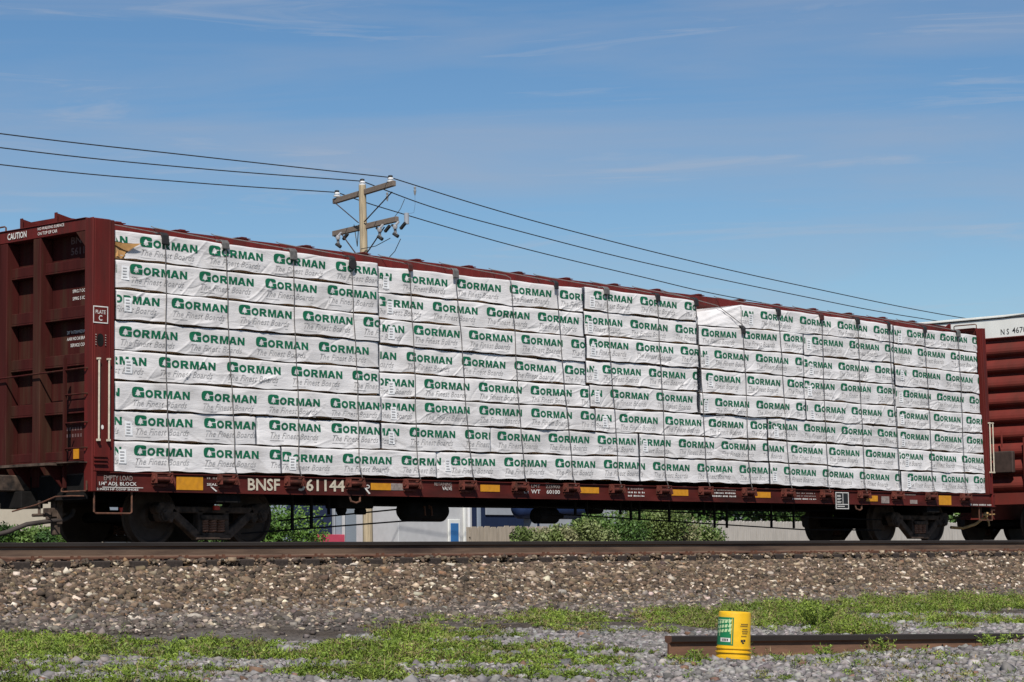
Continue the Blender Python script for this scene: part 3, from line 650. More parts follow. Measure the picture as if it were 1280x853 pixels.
# steps, lugs under the sill
for x0, x1 in ((-.33, .30),):
    q = MB(); q.tube([(x0, -1.4, .74), (x0, -1.4, .45), (x0 + .03, -1.4, .43), (x1 - .03, -1.4, .43), (x1, -1.4, .45), (x1, -1.4, .74)], .013, 8); q.build('sill_step', M['rust'], car, smooth=True)
q = MB(); q.tube([(22.0, -1.4, .74), (22.0, -1.4, .45), (22.5, -1.4, .45), (22.5, -1.4, .74)], .013, 8); q.build('sill_step', M['rust'], car, smooth=True)
for x0 in (4.33, 17.52):
    q = MB(); q.tube([(x0, -1.41, .72), (x0 + .02, -1.43, .64), (x0 + .11, -1.44, .615), (x0 + .2, -1.43, .64), (x0 + .22, -1.41, .72)], .016, 8); q.build('jacking_lug', M['rust'], car, smooth=True)

# bulkheads ---------------------------------------------------------
def bulkhead(sgn, x_in, x_out, lean, detailed):
    # sgn -1: left end (outer face at -x); everything between x_in (load side) and x_out
    X = lambda t: x_in + (x_out - x_in) * t         # t 0 load side .. 1 outer
    def bx(mb, t0, t1, *a, mi=0):
        xa, xb = sorted((X(t0), X(t1))); mb.box(xa, xb, *a, mi=mi)
    q = MB(); bx(q, .42, .48, -1.32, 1.32, .72, 4.33); bh = q.build('bulkhead', M['red_end'], car, lean=lean)
    for sy in (-1, 1):
        q = MB()
        bx(q, .30, .935, *sorted((sy * 1.455, sy * 1.30)), .984, 4.375); bx(q, .80, .935, *sorted((sy * 1.452, sy * 1.30)), .716, .9835); bx(q, .07, .297, *sorted((sy * 1.44, sy * 1.34)), .98, 4.372)
        bx(q, .94, 1.02, *sorted((sy * 1.459, sy * 1.28)), .714, 4.38); bx(q, .27, .33, *sorted((sy * 1.46, sy * 1.33)), .985, 4.374)
        q.build('side_column', M['red'], bh, bevel=.01, lean=lean)
    for yy in (-.21, .56):
        q = MB(); bx(q, .49, 1.0, yy - .085, yy + .085, .80, 4.21); q.build('post', M['red_end'], bh, bevel=.008, lean=lean)
    q = MB(); bx(q, .49, 1.0, -1.279, 1.279, 4.215, 4.378); bx(q, .05, 1.04, -1.3, 1.3, 4.379, 4.392); q.build('top_beam', M['red'], bh, bevel=.008, lean=lean)
    for z0, z1 in ((3.70, 3.86), (3.05, 3.225), (2.415, 2.58), (1.775, 1.95), (1.13, 1.275)):
        for y0, y1 in ((-1.279, -.297), (-.123, .473), (.647, 1.279)):
            q = MB(); bx(q, .49, .80, y0, y1, z0 + .025, z1); bx(q, .49, .82, y0, y1, z0, z0 + .024); q.build('rib', M['red_end'], bh, bevel=.006, lean=lean)
    for sy in (-1, 1):
        q = MB(); y0 = sy * 1.278
        q.prism([(y0, 4.212), (y0 - sy * .2, 4.212), (y0, 4.0)], X(.96), X(.99), 'x'); q.build('gusset', M['red_end'], bh, lean=lean)
    for yy in (-.61, .17):
        q = MB(); zt = 4.53; q.prism([(X(1.0), zt), (X(1.0), 4.392), (X(-.7), 4.392)] , yy - .012, yy + .012, 'y'); q.build('top_gusset', M['red'], bh, lean=lean)
        q = MB(); q.box(min(X(1.0), X(.97)) , max(X(1.0), X(.97)), yy - .045, yy - .0125, 4.393, zt); q.build('top_gusset', M['red'], bh, lean=lean)
    y0, y1 = (.62, 1.25) if sgn < 0 else (-1.28, -.75)
    q = MB(); q.tube([(X(.8), y0, 4.39), (X(.8), y0, 4.46), (X(.8), y0 + .03, 4.475), (X(.8), y1 - .03, 4.475), (X(.8), y1, 4.46), (X(.8), y1, 4.39)], .012, 6); q.build('handrail', M['rust'], bh, smooth=True, lean=lean)
    # grab rods on the near column
    for t, z0, z1 in ((.81, 1.415, 2.47), (.40, 1.415, 2.47)) if sgn < 0 else ((.28, 1.44, 2.42), (.92, 1.44, 2.42)):
        q = MB(); q.tube([(X(t), -1.495, z1), (X(t), -1.495, z0)], .013, 8); q.box(X(t) - .018, X(t) + .018, -1.51, -1.4605, z1 + .001, z1 + .025); q.box(X(t) - .018, X(t) + .018, -1.51, -1.4605, z0 - .03, z0 - .001); q.build('grab_rod', M['cream'], bh, smooth=True)
    if not detailed: return bh
    q = MB(); q.add([(-.407, -1.4595, 2.959), (-.159, -1.4595, 2.959), (-.159, -1.4595, 3.189), (-.407, -1.4595, 3.189)], [(0, 1, 2, 3)], 1); sgnp = q.build('plate_sign', [M['white'], M['red']], bh)
    q = MB(); Y2 = -1.462
    for x0, x1, z0, z1 in ((-.407, -.159, 2.959, 2.973), (-.407, -.159, 3.175, 3.189), (-.407, -.393, 2.9735, 3.1745), (-.173, -.159, 2.9735, 3.1745)):
        q.add([(x0, Y2, z0), (x1, Y2, z0), (x1, Y2, z1), (x0, Y2, z1)], [(0, 1, 2, 3)])
    put_text(q, 'PLATE', (-.365, Y2, 3.085), (.165, 0, 0), (0, 0, .05), .01); put_text(q, 'C', (-.315, Y2, 2.992), (.06, 0, 0), (0, 0, .075), .02)
    q.build('plate_lettering', M['white'], sgnp)
    q = MB(); pts = ell(-.285, 2.736, .055, .085, 16, .8); q.add([(p[0], -1.4612, p[1]) for p in pts], [tuple(range(16))]); q.build('latch_hole', M['black'], bh)
    q = MB()
    for i in range(5):
        for xx in (-.36, -.2): q.lathe((xx, -1.4605, 2.67 + i * .033), (0, -1, 0), [(0, .009), (.01, .007)], 8)
    q.build('rivets', M['dimwhite'], bh)
    q = MB(); pts = ell(-.245, 1.573, .022, .03, 14); q.add([(p[0], -1.4612, p[1]) for p in pts], [tuple(range(14))]); q.build('sticker', M['white'], bh)
    for i in range(3):
        q = MB(); zz = 1.075 + i * .05; q.box(-.385, -.165, -1.485, -1.4605, zz, zz + .02); q.build('louver', M['red'], bh)
    # stencils on the end
    xo = X(1.0) - .0115
    def Yv(a, b, z0, z1, s, bold=.02, xx=xo, mi=0):
        q = MB(); put_text(q, s, (xx, a, z0), (0, b - a, 0), (0, 0, z1 - z0), bold, mi); q.build('stencil', [M['white'], M['dim_stencil']], bh)
    Yv(.455, .015, 4.255, 4.345, 'CAUTION'); Yv(-.24, -.83, 4.32, 4.36, 'NO WALKING SURFACE', .012); Yv(-.24, -.68, 4.25, 4.295, 'ON TOP OF CAR', .012)
    xp = X(.48) - .003
    Yv(-.70, -1.10, 3.95, 4.05, '56114', .012, xp, 1); Yv(-.70, -1.1, 4.10, 4.2, 'BNSF', .012, xp, 1)
    Yv(-.74, -1.12, 3.43, 3.475, 'SPRG 7 OC D-5', .012, xp, 0); Yv(-.74, -1.12, 3.33, 3.375, 'SPRG 5 IC D-5', .012, xp, 0)
    Yv(-.62, -1.08, 2.875, 2.92, '28" INTERMEDIATE', .012, xp, 0); Yv(-.62, -1.08, 2.785, 2.83, 'AAR NO 24 BRAKE', .012, xp, 0); Yv(-.70, -1.12, 2.695, 2.74, 'SERVICE COUPLE', .012, xp, 0)
    q = MB()
    for zz in (1.56, 1.47):
        for k in range(6): q.add([(xp, -.62 - k * .06, zz), (xp, -.62 - k * .06 - .035, zz), (xp, -.62 - k * .06 - .035, zz + .045), (xp, -.62 - k * .06, zz + .045)], [(0, 1, 2, 3)], 1)
    q.build('stencil', [M['white'], M['dim_stencil']], bh)
    # ladder
    q = MB(); xl = X(1.12)
    q.beam((xl, -.92, .78), (xl, -.92, 2.52), .03, .045, up=(1, 0, 0))
    lad = q.build('ladder', M['red_end'], bh)
    q = MB()
    for zz in (1.30, 1.64, 2.02):
        q.tube([(X(.85), -.92, zz), (xl, -.93, zz), (xl, -1.35, zz), (X(1.0), -1.36, zz)], .013, 6)
    q.tube([(X(1.0), .62, 2.33), (xl, .6, 2.33), (xl, -1.35, 2.36), (X(1.0), -1.36, 2.36)], .013, 6)
    q.build('grab_irons', M['red_end'], bh, smooth=True)
    q = MB(); q.tube([(xl, -.92, .80), (xl, -.86, .76), (xl, -.86, .735), (xl, -.88, .725), (xl, -1.38, .725), (xl, -1.4, .74), (xl, -1.4, .86)], .013, 6); q.build('end_step', M['rust'], bh, smooth=True)
    q = MB(); q.box(X(.81) - .012, X(.81), -1.07, -.96, 1.165, 1.30); q.build('reflector', M['yellow'], bh)
    # crossover platform
    q = MB(); q.box(-.72, -.415, -.93, 1.2, 1.075, 1.11); q.box(-.6, -.415, -1.36, -.931, 1.10, 1.115); q.build('crossover_platform', M['truck'], bh)
    for yy in (-.8, -.1, .7):
        q = MB(); q.prism([(-.415, .78), (-.415, 1.074), (-.7, 1.074)], yy - .012, yy + .012, 'y'); q.build('platform_bracket', M['red_end'], bh)
    return bh
bulkhead(-1, 0.0, -.4055, None, True)
def lean_r(v): return Vector((v.x - max(0, (v.z - 1.3)) * .045, v.y, v.z))
bulkhead(1, L + .06, L + .24, lean_r, False)
# end sill, coupler and air hose at both ends
for sgn, xe in ((-1, -.40), (1, 22.63)):
    q = MB(); xa, xb = sorted((xe, xe - sgn * .05)); q.box(xa, xb, -1.3, 1.3, .62, .94); q.box(xa - .02, xb + .02, -.4, .4, .58, .619)
    es = q.build('end_sill', M['black'], car)
    q = MB(); x1 = xe + sgn * .62
    q.beam((xe, 0, .86), (x1, 0, .86), .22, .22); q.prism([(-.16, .70), (.16, .70), (.2, .86), (.16, 1.0), (-.16, 1.0), (-.2, .86)], min(x1, x1 + sgn * .3), max(x1, x1 + sgn * .3), 'x')
    q.build('coupler', M['truck'], car, bevel=.015)
    q = MB(); q.tube([(xe + sgn * .18, -.9, .66), (xe + sgn * .2, -.5, .56), (xe + sgn * .3, -.1, .48)], .011, 6); q.tube([(xe + sgn * .02, -1.3, .66), (xe + sgn * .18, -1.28, .66), (xe + sgn * .18, -.9, .66)], .011, 6)
    q.build('uncoupling_lever', M['rust'], car, smooth=True)
q = MB(); q.box(-.33, -.24, -.55, -.45, .16, .92); q.box(-.44, -.2, -.57, -.43, .40, .52); q.box(-.31, -.22, -.575, -.565, .30, .64)
q.build('hose_bracket', M['truck'], car, bevel=.01)
q = MB(); q.tube([(.02, -.5, .50), (-.03, -.52, .42), (-.18, -.55, .36), (-.45, -.55, .34), (-.75, -.5, .30), (-1.0, -.42, .2), (-1.25, -.3, .13)], .032, 10); q.build('air_hose', M['hose'], car, smooth=True)
q = MB(); q.lathe((-.44, -.55, .37), (0, 0, 1), [(0, .035), (.05, .035), (.06, .05), (.09, .05)], 10); q.tube([(-.66, -.5, .42), (-.1, -.5, .44)], .022, 8); q.tube([(-.55, -.5, .43), (-.55, -.5, .62)], .02, 8); q.build('angle_cock', M['truck'], car, smooth=True)
q = MB(); q.box(-.66, -.30, -.25, .25, .52, .75); q.build('draft_gear', M['black'], car, bevel=.01)
q = MB(); q.tube([(22.2, -.6, .32), (22.5, -.7, .30), (22.75, -.85, .38), (22.9, -.95, .50), (23.0, -1.0, .62)], .03, 8); q.build('air_hose', M['brass'], car, smooth=True)
q = MB(); q.lathe((22.92, -1.0, .5), (.3, .2, .6), [(0, .03), (.06, .05), (.12, .05), (.14, .03)], 10); q.tube([(22.85, -1.02, .6), (22.95, -1.05, .42), (22.96, -1.05, .34)], .02, 6); q.tube([(22.45, -1.1, .56), (23.1, -1.1, .58)], .018, 6); q.build('angle_cock', M['brass'], car, smooth=True)
q = MB(); q.box(22.36, 22.44, -1.2, -1.0, .5, .72); q.build('hose_bracket', M['rust'], car)
# underframe: reservoir, brake cylinder, rods
q = MB(); q.lathe((6.0, -.8, .53), (1, 0, 0), [(0, .02), (.03, .12), (.1, .17), (.9, .17), (.97, .12), (1.0, .02)], 20); q.build('air_reservoir', M['black'], car, smooth=True)
q = MB()
for xx in (6.35, 6.5): q.beam((xx, -.98, .6), (xx + .02, -.98, .45), .03, .01)
q.beam((6.45, -.985, .62), (6.45, -.985, .56), .012, .01); q.build('reservoir_strap', M['rust'], car)
q = MB(); q.lathe((9.1, -.8, .47), (1, 0, 0), [(0, .05), (.04, .13), (.5, .13), (.56, .07), (.7, .04)], 18); q.build('brake_cylinder', M['black'], car, smooth=True)
q = MB(); q.box(4.5, 5.25, -1.0, -.7, .55, .85); q.lathe((4.7, -.85, .45), (0, 0, 1), [(0, .06), (.1, .1)], 12); q.box(5.0, 5.15, -.95, -.8, .46, .549); q.build('control_valve', M['black'], car, bevel=.02)
q = MB(); q.lathe((11.0, -.35, .62), (1, 0, 0), [(0, .02), (.02, .1), (.3, .1), (.32, .02)], 14); q.build('slack_adjuster', M['black'], car, smooth=True)
for nm, pts in (('brake_rod', [(2.6, -1.0, .17), (3.1, -1.0, .2), (5.8, -1.0, .36), (6.3, -1.0, .38)]), ('brake_rod', [(9.3, -1.0, .50), (16.4, -1.0, .255), (19.0, -1.0, .25)]), ('brake_pipe', [(9.6, -1.0, .61), (12, -1.0, .56), (19, -1.0, .45)]),
                ('brake_pipe', [(3.4, -.9, .36), (4.5, -.9, .44), (5.9, -.9, .55)])):
    q = MB(); q.tube(pts, .013, 6); q.build(nm, M['black'], car, smooth=True)
for xx, z0 in ((3.57, .22), (3.95, .26), (10.2, .5), (11.07, .5), (11.35, .4), (11.58, .4), (13.4, .5), (13.69, .28), (14.05, .28), (15.4, .3), (16.1, .28), (4.3, .45), (9.9, .48), (12.4, .38)):
    q = MB(); q.box(xx - .02, xx + .02, -1.02, -.99, z0, .75); q.build('rod_hanger', M['black'], car)
# trucks -------------------------------------------------------------
def make_truck():
    tr = MB(); tr.box(-.2, .2, -.95, .95, .32, .52); tr.box(-.15, .15, -.9, .9, .521, .6)
    t = tr.build('truck', M['black'], None)
    t.parent = car; t.location = -Vector(car.location)
    mine = []
    def sub(mb, name, mt, **k):
        o = mb.build(name, mt, None, **k); o.parent = t; mine.append(o); return o
    for sy in (-1, 1):
        yc = sy * 1.0
        q = MB()
        for a, b, h in (((-.9, .50), (.9, .50), .09), ((-.98, .50), (-.72, .36), .11), ((.98, .50), (.72, .36), .11), ((-.78, .50), (-.28, .14), .12), ((.78, .50), (.28, .14), .12), ((-.32, .13), (.32, .13), .10), ((-.24, .5), (-.24, .14), .09), ((.24, .5), (.24, .14), .09)):
            q.beam((a[0], yc, a[1]), (b[0], yc, b[1]), .13, h)
        q.prism([(-1.02, .44), (-.76, .44), (-.7, .56), (-.8, .6), (-.98, .6), (-1.06, .54)], yc - .08, yc + .08, 'y'); q.prism([(.76, .44), (1.02, .44), (1.06, .54), (.98, .6), (.8, .6), (.7, .56)], yc - .08, yc + .08, 'y')
        sub(q, 'side_frame', M['truck'], bevel=.014)
        for k in range(3):
            q = MB(); pts = []; xx = -.15 + .15 * k
            for i in range(61):
                t_ = i / 60; pts.append((xx + .055 * math.cos(t_ * 2 * math.pi * 5), yc + sy * .02 + .055 * math.sin(t_ * 2 * math.pi * 5), .185 + .17 * t_))
            q.tube(pts, .0165, 6); sub(q, 'spring', M['springs'], smooth=True)
        q = MB(); q.box(-.25, .25, yc - .1, yc + .1, .36, .43); sub(q, 'bolster_end', M['truck'], bevel=.01)
        for xa in (-.8925, .8925):
            q = MB(); q.lathe((xa, yc - sy * .06, .425), (0, sy, 0), [(0, .1), (.12, .1), (.13, .085), (.16, .085), (.165, .05), (.18, .05)], 18)
            for k in range(3):
                an = k * 2.094 + .5; q.lathe((xa + .06 * math.cos(an), yc + sy * .1, .425 + .06 * math.sin(an)), (0, sy, 0), [(0, .014), (.018, .014)], 6)
            sub(q, 'bearing', M['truck'], smooth=True)
            q = MB(); s = sy; q.lathe((xa, s * .68, .42), (0, s, 0), [(0, .12), (.001, .445), (.025, .445), (.04, .425), (.13, .418), (.131, .37), (.09, .34), (.075, .18), (.12, .13), (.121, .09)], 40)
            sub(q, 'wheel', M['wheel'], smooth=True)
    for xa in (-.8925, .8925):
        q = MB(); q.lathe((xa, -1.0, .42), (0, 1, 0), [(0, .075), (2.0, .075)], 14); sub(q, 'axle', M['black'], smooth=True)
        q = MB(); q.beam((xa * .55, -.85, .4), (xa * .55, .85, .4), .09, .12); sub(q, 'brake_beam', M['black'])
    return t
truck = make_truck()
truck2 = copy_tree(truck, car)
truck.location = Vector((2.03, 0, 0)) - Vector(car.location); truck2.location = Vector((20.32, 0, 0)) - Vector(car.location)
q = MB(); q.box(2.0, 2.1, -1.11, -1.08, .50, .56); q.build('truck_tag', M['redglow'], car)
q = MB(); q.prism([(.42, .52), (.47, .52), (.445, .42)], -1.0, -.98, 'y'); q.build('truck_tag', M['redglow'], car)

# ------------------------------------------------------------------ lumber bundles
ROWS = [(1,'A',0.006,4.968,4.259,4.229,3.853,3.855,0.42),(1,'B',4.993,9.732,4.19,4.226,3.783,3.808,5.471),(1,'C',9.753,12.774,4.244,4.244,3.856,3.86,9.97),
(1,'DF',14.093,19.017,4.269,4.242,3.838,3.892,14.645),(1,'E',19.059,22.145,4.22,4.233,3.873,3.86,19.504),(2,'A',0.008,4.965,3.853,3.855,3.448,3.438,0.239),
(2,'B',4.998,9.733,3.783,3.808,3.383,3.402,6.147),(2,'C',9.754,12.773,3.856,3.86,3.441,3.458,10.939),(2,'D',12.829,15.981,3.806,3.887,3.455,3.469,14.116),
(2,'F',16.006,19.013,3.882,3.892,3.466,3.477,16.257),(2,'E',19.054,22.122,3.873,3.86,3.455,3.425,19.875),(3,'A',0.01,4.969,3.448,3.438,3.02,3.036,0.962),
(3,'B',5.002,9.754,3.383,3.402,2.996,2.99,5.713),(3,'C',9.785,12.805,3.442,3.459,3.029,3.047,11.063),(3,'D',12.862,15.977,3.455,3.469,3.039,3.05,13.253),
(3,'F',16.002,19.006,3.466,3.477,3.043,3.068,17.112),(3,'E',19.047,22.16,3.455,3.424,3.042,3.02,19.645),(4,'A',0.0,4.974,3.02,3.036,2.62,2.63,1.294),
(4,'B',5.002,9.765,2.996,2.99,2.58,2.604,5.562),(4,'C',9.786,12.792,3.029,3.047,2.63,2.637,10.195),(4,'D',12.872,15.972,3.039,3.05,2.621,2.645,14.21),
(4,'F',15.998,19.028,3.044,3.068,2.642,2.642,17.173),(4,'E',19.061,22.171,3.041,3.02,2.624,2.604,19.315),(5,'A',0.001,4.978,2.62,2.63,2.212,2.221,0.748),
(5,'B',5.003,9.86,2.58,2.605,2.207,2.235,5.939),(5,'C',9.879,12.768,2.63,2.637,2.24,2.259,10.391),(5,'D',12.802,15.982,2.62,2.645,2.255,2.257,13.218),
(5,'F',16.02,19.064,2.642,2.642,2.254,2.236,16.267),(5,'E',19.1,22.236,2.624,2.603,2.226,2.204,20.394),(6,'A',0.003,5.0,2.212,2.221,1.807,1.844,0.281),
(6,'B',5.025,9.982,2.207,2.235,1.822,1.844,5.934),(6,'CD',10.003,14.794,2.241,2.256,1.844,1.853,10.618),(6,'F',14.819,19.072,2.261,2.236,1.869,1.829,15.918),
(6,'E',19.108,22.275,2.226,2.204,1.82,1.792,20.402),(7,'A',0.001,2.523,1.807,1.826,1.399,1.406,0.336),(7,'AB',2.538,4.996,1.826,1.822,1.406,1.403,2.766),
(7,'B',5.016,7.421,1.822,1.833,1.403,1.429,5.6),(7,'BC',7.439,11.124,1.833,1.854,1.429,1.459,8.813),(7,'CD',11.145,14.803,1.854,1.853,1.459,1.461,12.185),
(7,'DF',14.828,19.093,1.853,1.828,1.461,1.392,15.499),(7,'E',19.121,22.282,1.819,1.792,1.392,1.385,20.174),(8,'A',0.0,2.995,1.398,1.407,0.991,1.016,0.328),
(8,'AB',3.009,6.186,1.407,1.416,1.015,1.025,4.202),(8,'BC',6.204,11.124,1.416,1.459,1.025,1.056,6.507),(8,'CD',11.156,14.837,1.459,1.461,1.056,1.058,11.482),
(8,'DF',14.862,19.143,1.461,1.391,1.058,1.002,15.271),(8,'E',19.179,22.30,1.392,1.385,1.0,0.99,19.388)]
ORD = ['', 'top', 'second', 'third', 'fourth', 'fifth', 'sixth', 'seventh', 'bottom']
POS = ['leftmost', 'second from left', 'third from left', 'fourth from left', 'fifth from left', 'sixth from left']
PITCH = 1.222
def crease_field(rg, s0, s1, z0, z1, row):
    Ls = s1 - s0; cr = []
    for _ in range(int(6 * Ls)):
        bottom = rg.random() < .72
        cs_, cz_ = rg.uniform(s0, s1), (z0 + rg.uniform(0, .1)) if bottom else rg.uniform(z0, z1)
        if row >= 7: an = R(rg.uniform(-42, -12)) if rg.random() < .75 else R(rg.uniform(-15, 35))
        else: an = R(rg.uniform(8, 48)) if rg.random() < .7 else R(rg.uniform(-40, 8))
        ln = rg.uniform(.12, .55); cr.append((cs_, cz_, math.cos(an), math.sin(an), ln, rg.uniform(.003, .0115) * rg.choice([-1, 1, 1]), rg.uniform(.008, .02)))
    for _ in range(int(1.2 * Ls)):      # long shallow sags
        cr.append((rg.uniform(s0, s1), rg.uniform(z0, z1), math.cos(0.05), rg.uniform(-.1, .12), rg.uniform(.5, 1.1), rg.uniform(.003, .008), rg.uniform(.025, .06)))
    ph = rg.uniform(0, 6.28, 6)
    def d(s, z):
        out = .0035 * np.sin(s * 5.1 + ph[0] + 3 * z) + .0025 * np.sin(s * 11.3 + ph[1] - 9 * z) + .002 * np.sin(z * 24 + s * 3.1 + ph[2])
        out = out - .012 * np.exp(-(s - s0) / .02) - .012 * np.exp(-(s1 - s) / .02)
        for cs_, cz_, ca, sa, ln, am, w in cr:
            ds, dz = s - cs_, z - cz_; al = ds * ca + dz * sa; pe = -ds * sa + dz * ca
            pe = pe + .02 * np.sin(al * 9 + ph[3])
            tp = np.clip(1 - np.abs(al / ln), 0, 1)
            out = out + am * np.exp(-np.abs(pe) / w) * np.sqrt(tp)
        return out
    return d
def clip_bm(V2, F2, s0, s1, za, maxlen):
    # 2D (s,z) mesh clipped between s0 and s1 and refined
    bm = bmesh.new(); vs = [bm.verts.new((a, b, 0)) for a, b in V2]
    for f in F2:
        try: bm.faces.new([vs[i] for i in f])
        except ValueError: pass
    for co, no in (((s0, 0, 0), (-1, 0, 0)), ((s1, 0, 0), (1, 0, 0))):
        bmesh.ops.bisect_plane(bm, geom=bm.verts[:] + bm.edges[:] + bm.faces[:], plane_co=co, plane_no=no, clear_outer=True)
    bmesh.ops.triangulate(bm, faces=bm.faces[:])
    for _ in range(2):
        ed = [e for e in bm.edges if e.calc_length() > maxlen]
        if ed: bmesh.ops.subdivide_edges(bm, edges=ed, cuts=1); bmesh.ops.triangulate(bm, faces=bm.faces[:])
    bm.verts.index_update()
    V = np.array([(v.co.x, v.co.y) for v in bm.verts]).reshape(-1, 2); Fc = np.array([[v.index for v in f.verts] for f in bm.faces], int).reshape(-1, 3); bm.free()
    return V, Fc
YF, YB = -1.40, -.125
count = {}
for bi, (row, colm, s0, s1, zt0, zt1, zb0, zb1, g0) in enumerate(ROWS):
    rg = np.random.default_rng(100 + bi); pos = count.get(row, 0); count[row] = pos + 1
    last = colm == 'E'
    where = 'rightmost' if last else POS[pos]
    lay = {1: 'top layer', 8: 'bottom layer'}.get(row, ORD[row] + ' layer from the top')
    lab = 'white film-wrapped lumber bundle, %s in the %s' % (where, lay)
    if (row, colm) == (1, 'A'): lab = 'white wrapped lumber bundle with torn corner showing brown paper, top left of the load'
    if (row, colm) == (1, 'DF'): lab = 'white wrapped lumber bundle with a loose film flap sloping down at its left end'
    b = thing('lumber_bundle', lab, 'lumber bundle', ((s0 + s1) / 2, -.76, min(zb0, zb1)), 'wrapped lumber bundles on the flat car')
    off = np.array(b.location)
    y0 = YF + rg.uniform(-.012, .012) - (.012 if colm in ('A', 'D') else 0)
    gap = .025 if row < 8 else .006
    ns, nzv = max(20, int((s1 - s0) / .018)), 30
    ss = np.linspace(s0, s1, ns + 1); t = (ss - s0) / (s1 - s0)
    fld = crease_field(rg, s0, s1, min(zb0, zb1), max(zt0, zt1), row)
    p1, p2 = rg.uniform(0, 6, 2)
    zt = zt0 + (zt1 - zt0) * t - .006 + .005 * np.sin(ss * 3.1 + p2) + .003 * np.sin(ss * 9.7 + p1); zb = zb0 + (zb1 - zb0) * t + gap + .008 * np.sin(ss * 4 + p1) + .005 * np.sin(ss * 13 + p2) - (.012 * np.maximum(0, np.sin(ss * 2.3 + p2)) ** 3 if row < 8 else 0)
    W = np.linspace(0, 1, nzv + 1)
    S, Z = np.meshgrid(ss, W, indexing='ij'); Z = zb[:, None] + (zt - zb)[:, None] * W[None]
    D = fld(S, Z) - .008 * np.exp(-(1 - W[None]) * (zt - zb)[:, None] / .010) + .005 * np.exp(-W[None] * .4 / .05)
    Yg = y0 - D
    front = np.stack([S, Yg, Z], -1)
    V = [front.reshape(-1, 3)]; idx = np.arange((ns + 1) * (nzv + 1)).reshape(ns + 1, nzv + 1); nv = idx.size
    Fq = [np.stack([idx[:-1, :-1], idx[1:, :-1], idx[1:, 1:], idx[:-1, 1:]], -1).reshape(-1, 4)]
    if (row, colm) == (1, 'A'):       # torn away at the left top corner
        fc = Fq[0]; cen = V[0][fc].mean(1)
        keep = ~inside([(-.05, 4.10), (.20, 4.085), (.40, 4.095), (.26, 4.0), (.17, 3.93), (.12, 3.80), (-.05, 3.80)], cen[:, 0], cen[:, 2]); Fq[0] = fc[keep]
    # top and end flaps of the wrap
    back = np.stack([ss, np.full(ns + 1, YB), zt - .01], -1); V.append(back); bi_ = nv + np.arange(ns + 1); nv += ns + 1
    Fq.append(np.stack([idx[:-1, -1], idx[1:, -1], bi_[1:], bi_[:-1]], -1))
    for e in (0, ns):
        eb = np.stack([np.full(nzv + 1, ss[e]), np.full(nzv + 1, YB), Z[e]], -1); V.append(eb); ei = nv + np.arange(nzv + 1); nv += nzv + 1
        qd = np.stack([idx[e, :-1], ei[:-1], ei[1:], idx[e, 1:]], -1)
        if (row, colm) == (1, 'A') and e == 0: qd = qd[18:]
        Fq.append(qd)
    # printing: logos at a regular pitch, cut where the wrap ends
    gs = g0 - PITCH * math.ceil((g0 - s0) / PITCH + 1); LV, LF, LM = [], [], []; nvt = 0
    topm = .052 + rg.uniform(-.012, .02); tilt = (zt1 - zt0) / (s1 - s0)
    while gs < s1:
        for (gv, gf), ox, oz, sx, sz, mi in ((LOGO, 0, -topm - .140, 1.01, 1.0, 0), (TAGLINE, .03, -topm - .262, .93, .088, 1)):
            if mi == 0: v2 = [(gs + ox + p[0], oz + p[1]) for p in gv]
            else: v2 = [(gs + ox + p[0] * sx, oz + p[1] * sz) for p in gv]
            if max(p[0] for p in v2) <= s0 + .01 or min(p[0] for p in v2) >= s1 - .01: continue
            P, T = clip_bm(v2, gf, s0 + .012, s1 - .012, None, .035 if mi == 0 else .06)
            if len(T) == 0: continue
            zz = P[:, 1] + zt0 + tilt * (P[:, 0] - s0)
            if (row, colm) == (1, 'A'):
                cs2 = P[T].mean(1); cz2 = zz[T].mean(1); T = T[~inside([(-.05, 4.10), (.20, 4.085), (.40, 4.095), (.26, 4.0), (.17, 3.93), (.12, 3.80), (-.05, 3.80)], cs2[:, 0], cz2)]
            yy = y0 - fld(P[:, 0], zz) - .004 + .008 * np.exp(-np.maximum(0, zt0 + tilt * (P[:, 0] - s0) - zz) / .012)
            LV.append(np.stack([P[:, 0], yy, zz], -1)); LF.append(T + nvt); LM += [mi] * len(T); nvt += len(P)
        # small print below the tagline
        for ox, wd in ((.02, .26), (.88, .05)):
            a = gs + ox
            if s0 + .02 < a < s1 - .3:
                nn_ = 10; xs_ = np.linspace(a, a + wd, nn_); ztl = zt0 + tilt * (xs_ - s0) - topm - .30
                P = np.concatenate([np.stack([xs_, y0 - fld(xs_, ztl) - .004, ztl], -1), np.stack([xs_, y0 - fld(xs_, ztl + .009) - .004, ztl + .009], -1)])
                T = np.concatenate([np.stack([np.arange(nn_ - 1), np.arange(1, nn_), np.arange(1, nn_) + nn_], -1), np.stack([np.arange(nn_ - 1), np.arange(1, nn_) + nn_, np.arange(nn_ - 1) + nn_], -1)])
                LV.append(P); LF.append(T + nvt); LM += [1] * len(T); nvt += len(P)
        gs += PITCH
    FV = np.concatenate(V); FQ = np.concatenate(Fq); FT = np.concatenate([FQ[:, [0, 1, 2]], FQ[:, [0, 2, 3]]])
    np_mesh('film', np.concatenate([FV] + LV) - off, np.concatenate([FT] + [np.concatenate(LF) + len(FV)] if LV else [FT]), [M['film'], M['green'], M['grayink']], b,
            mi=np.concatenate([np.zeros(len(FT), int), np.array(LM, int) + 1]), smooth=True)
    # boards inside, showing along the lower edge
    q = MB(); zl = min(zb0, zb1) + (.012 if row < 8 else .002)
    ins = .03
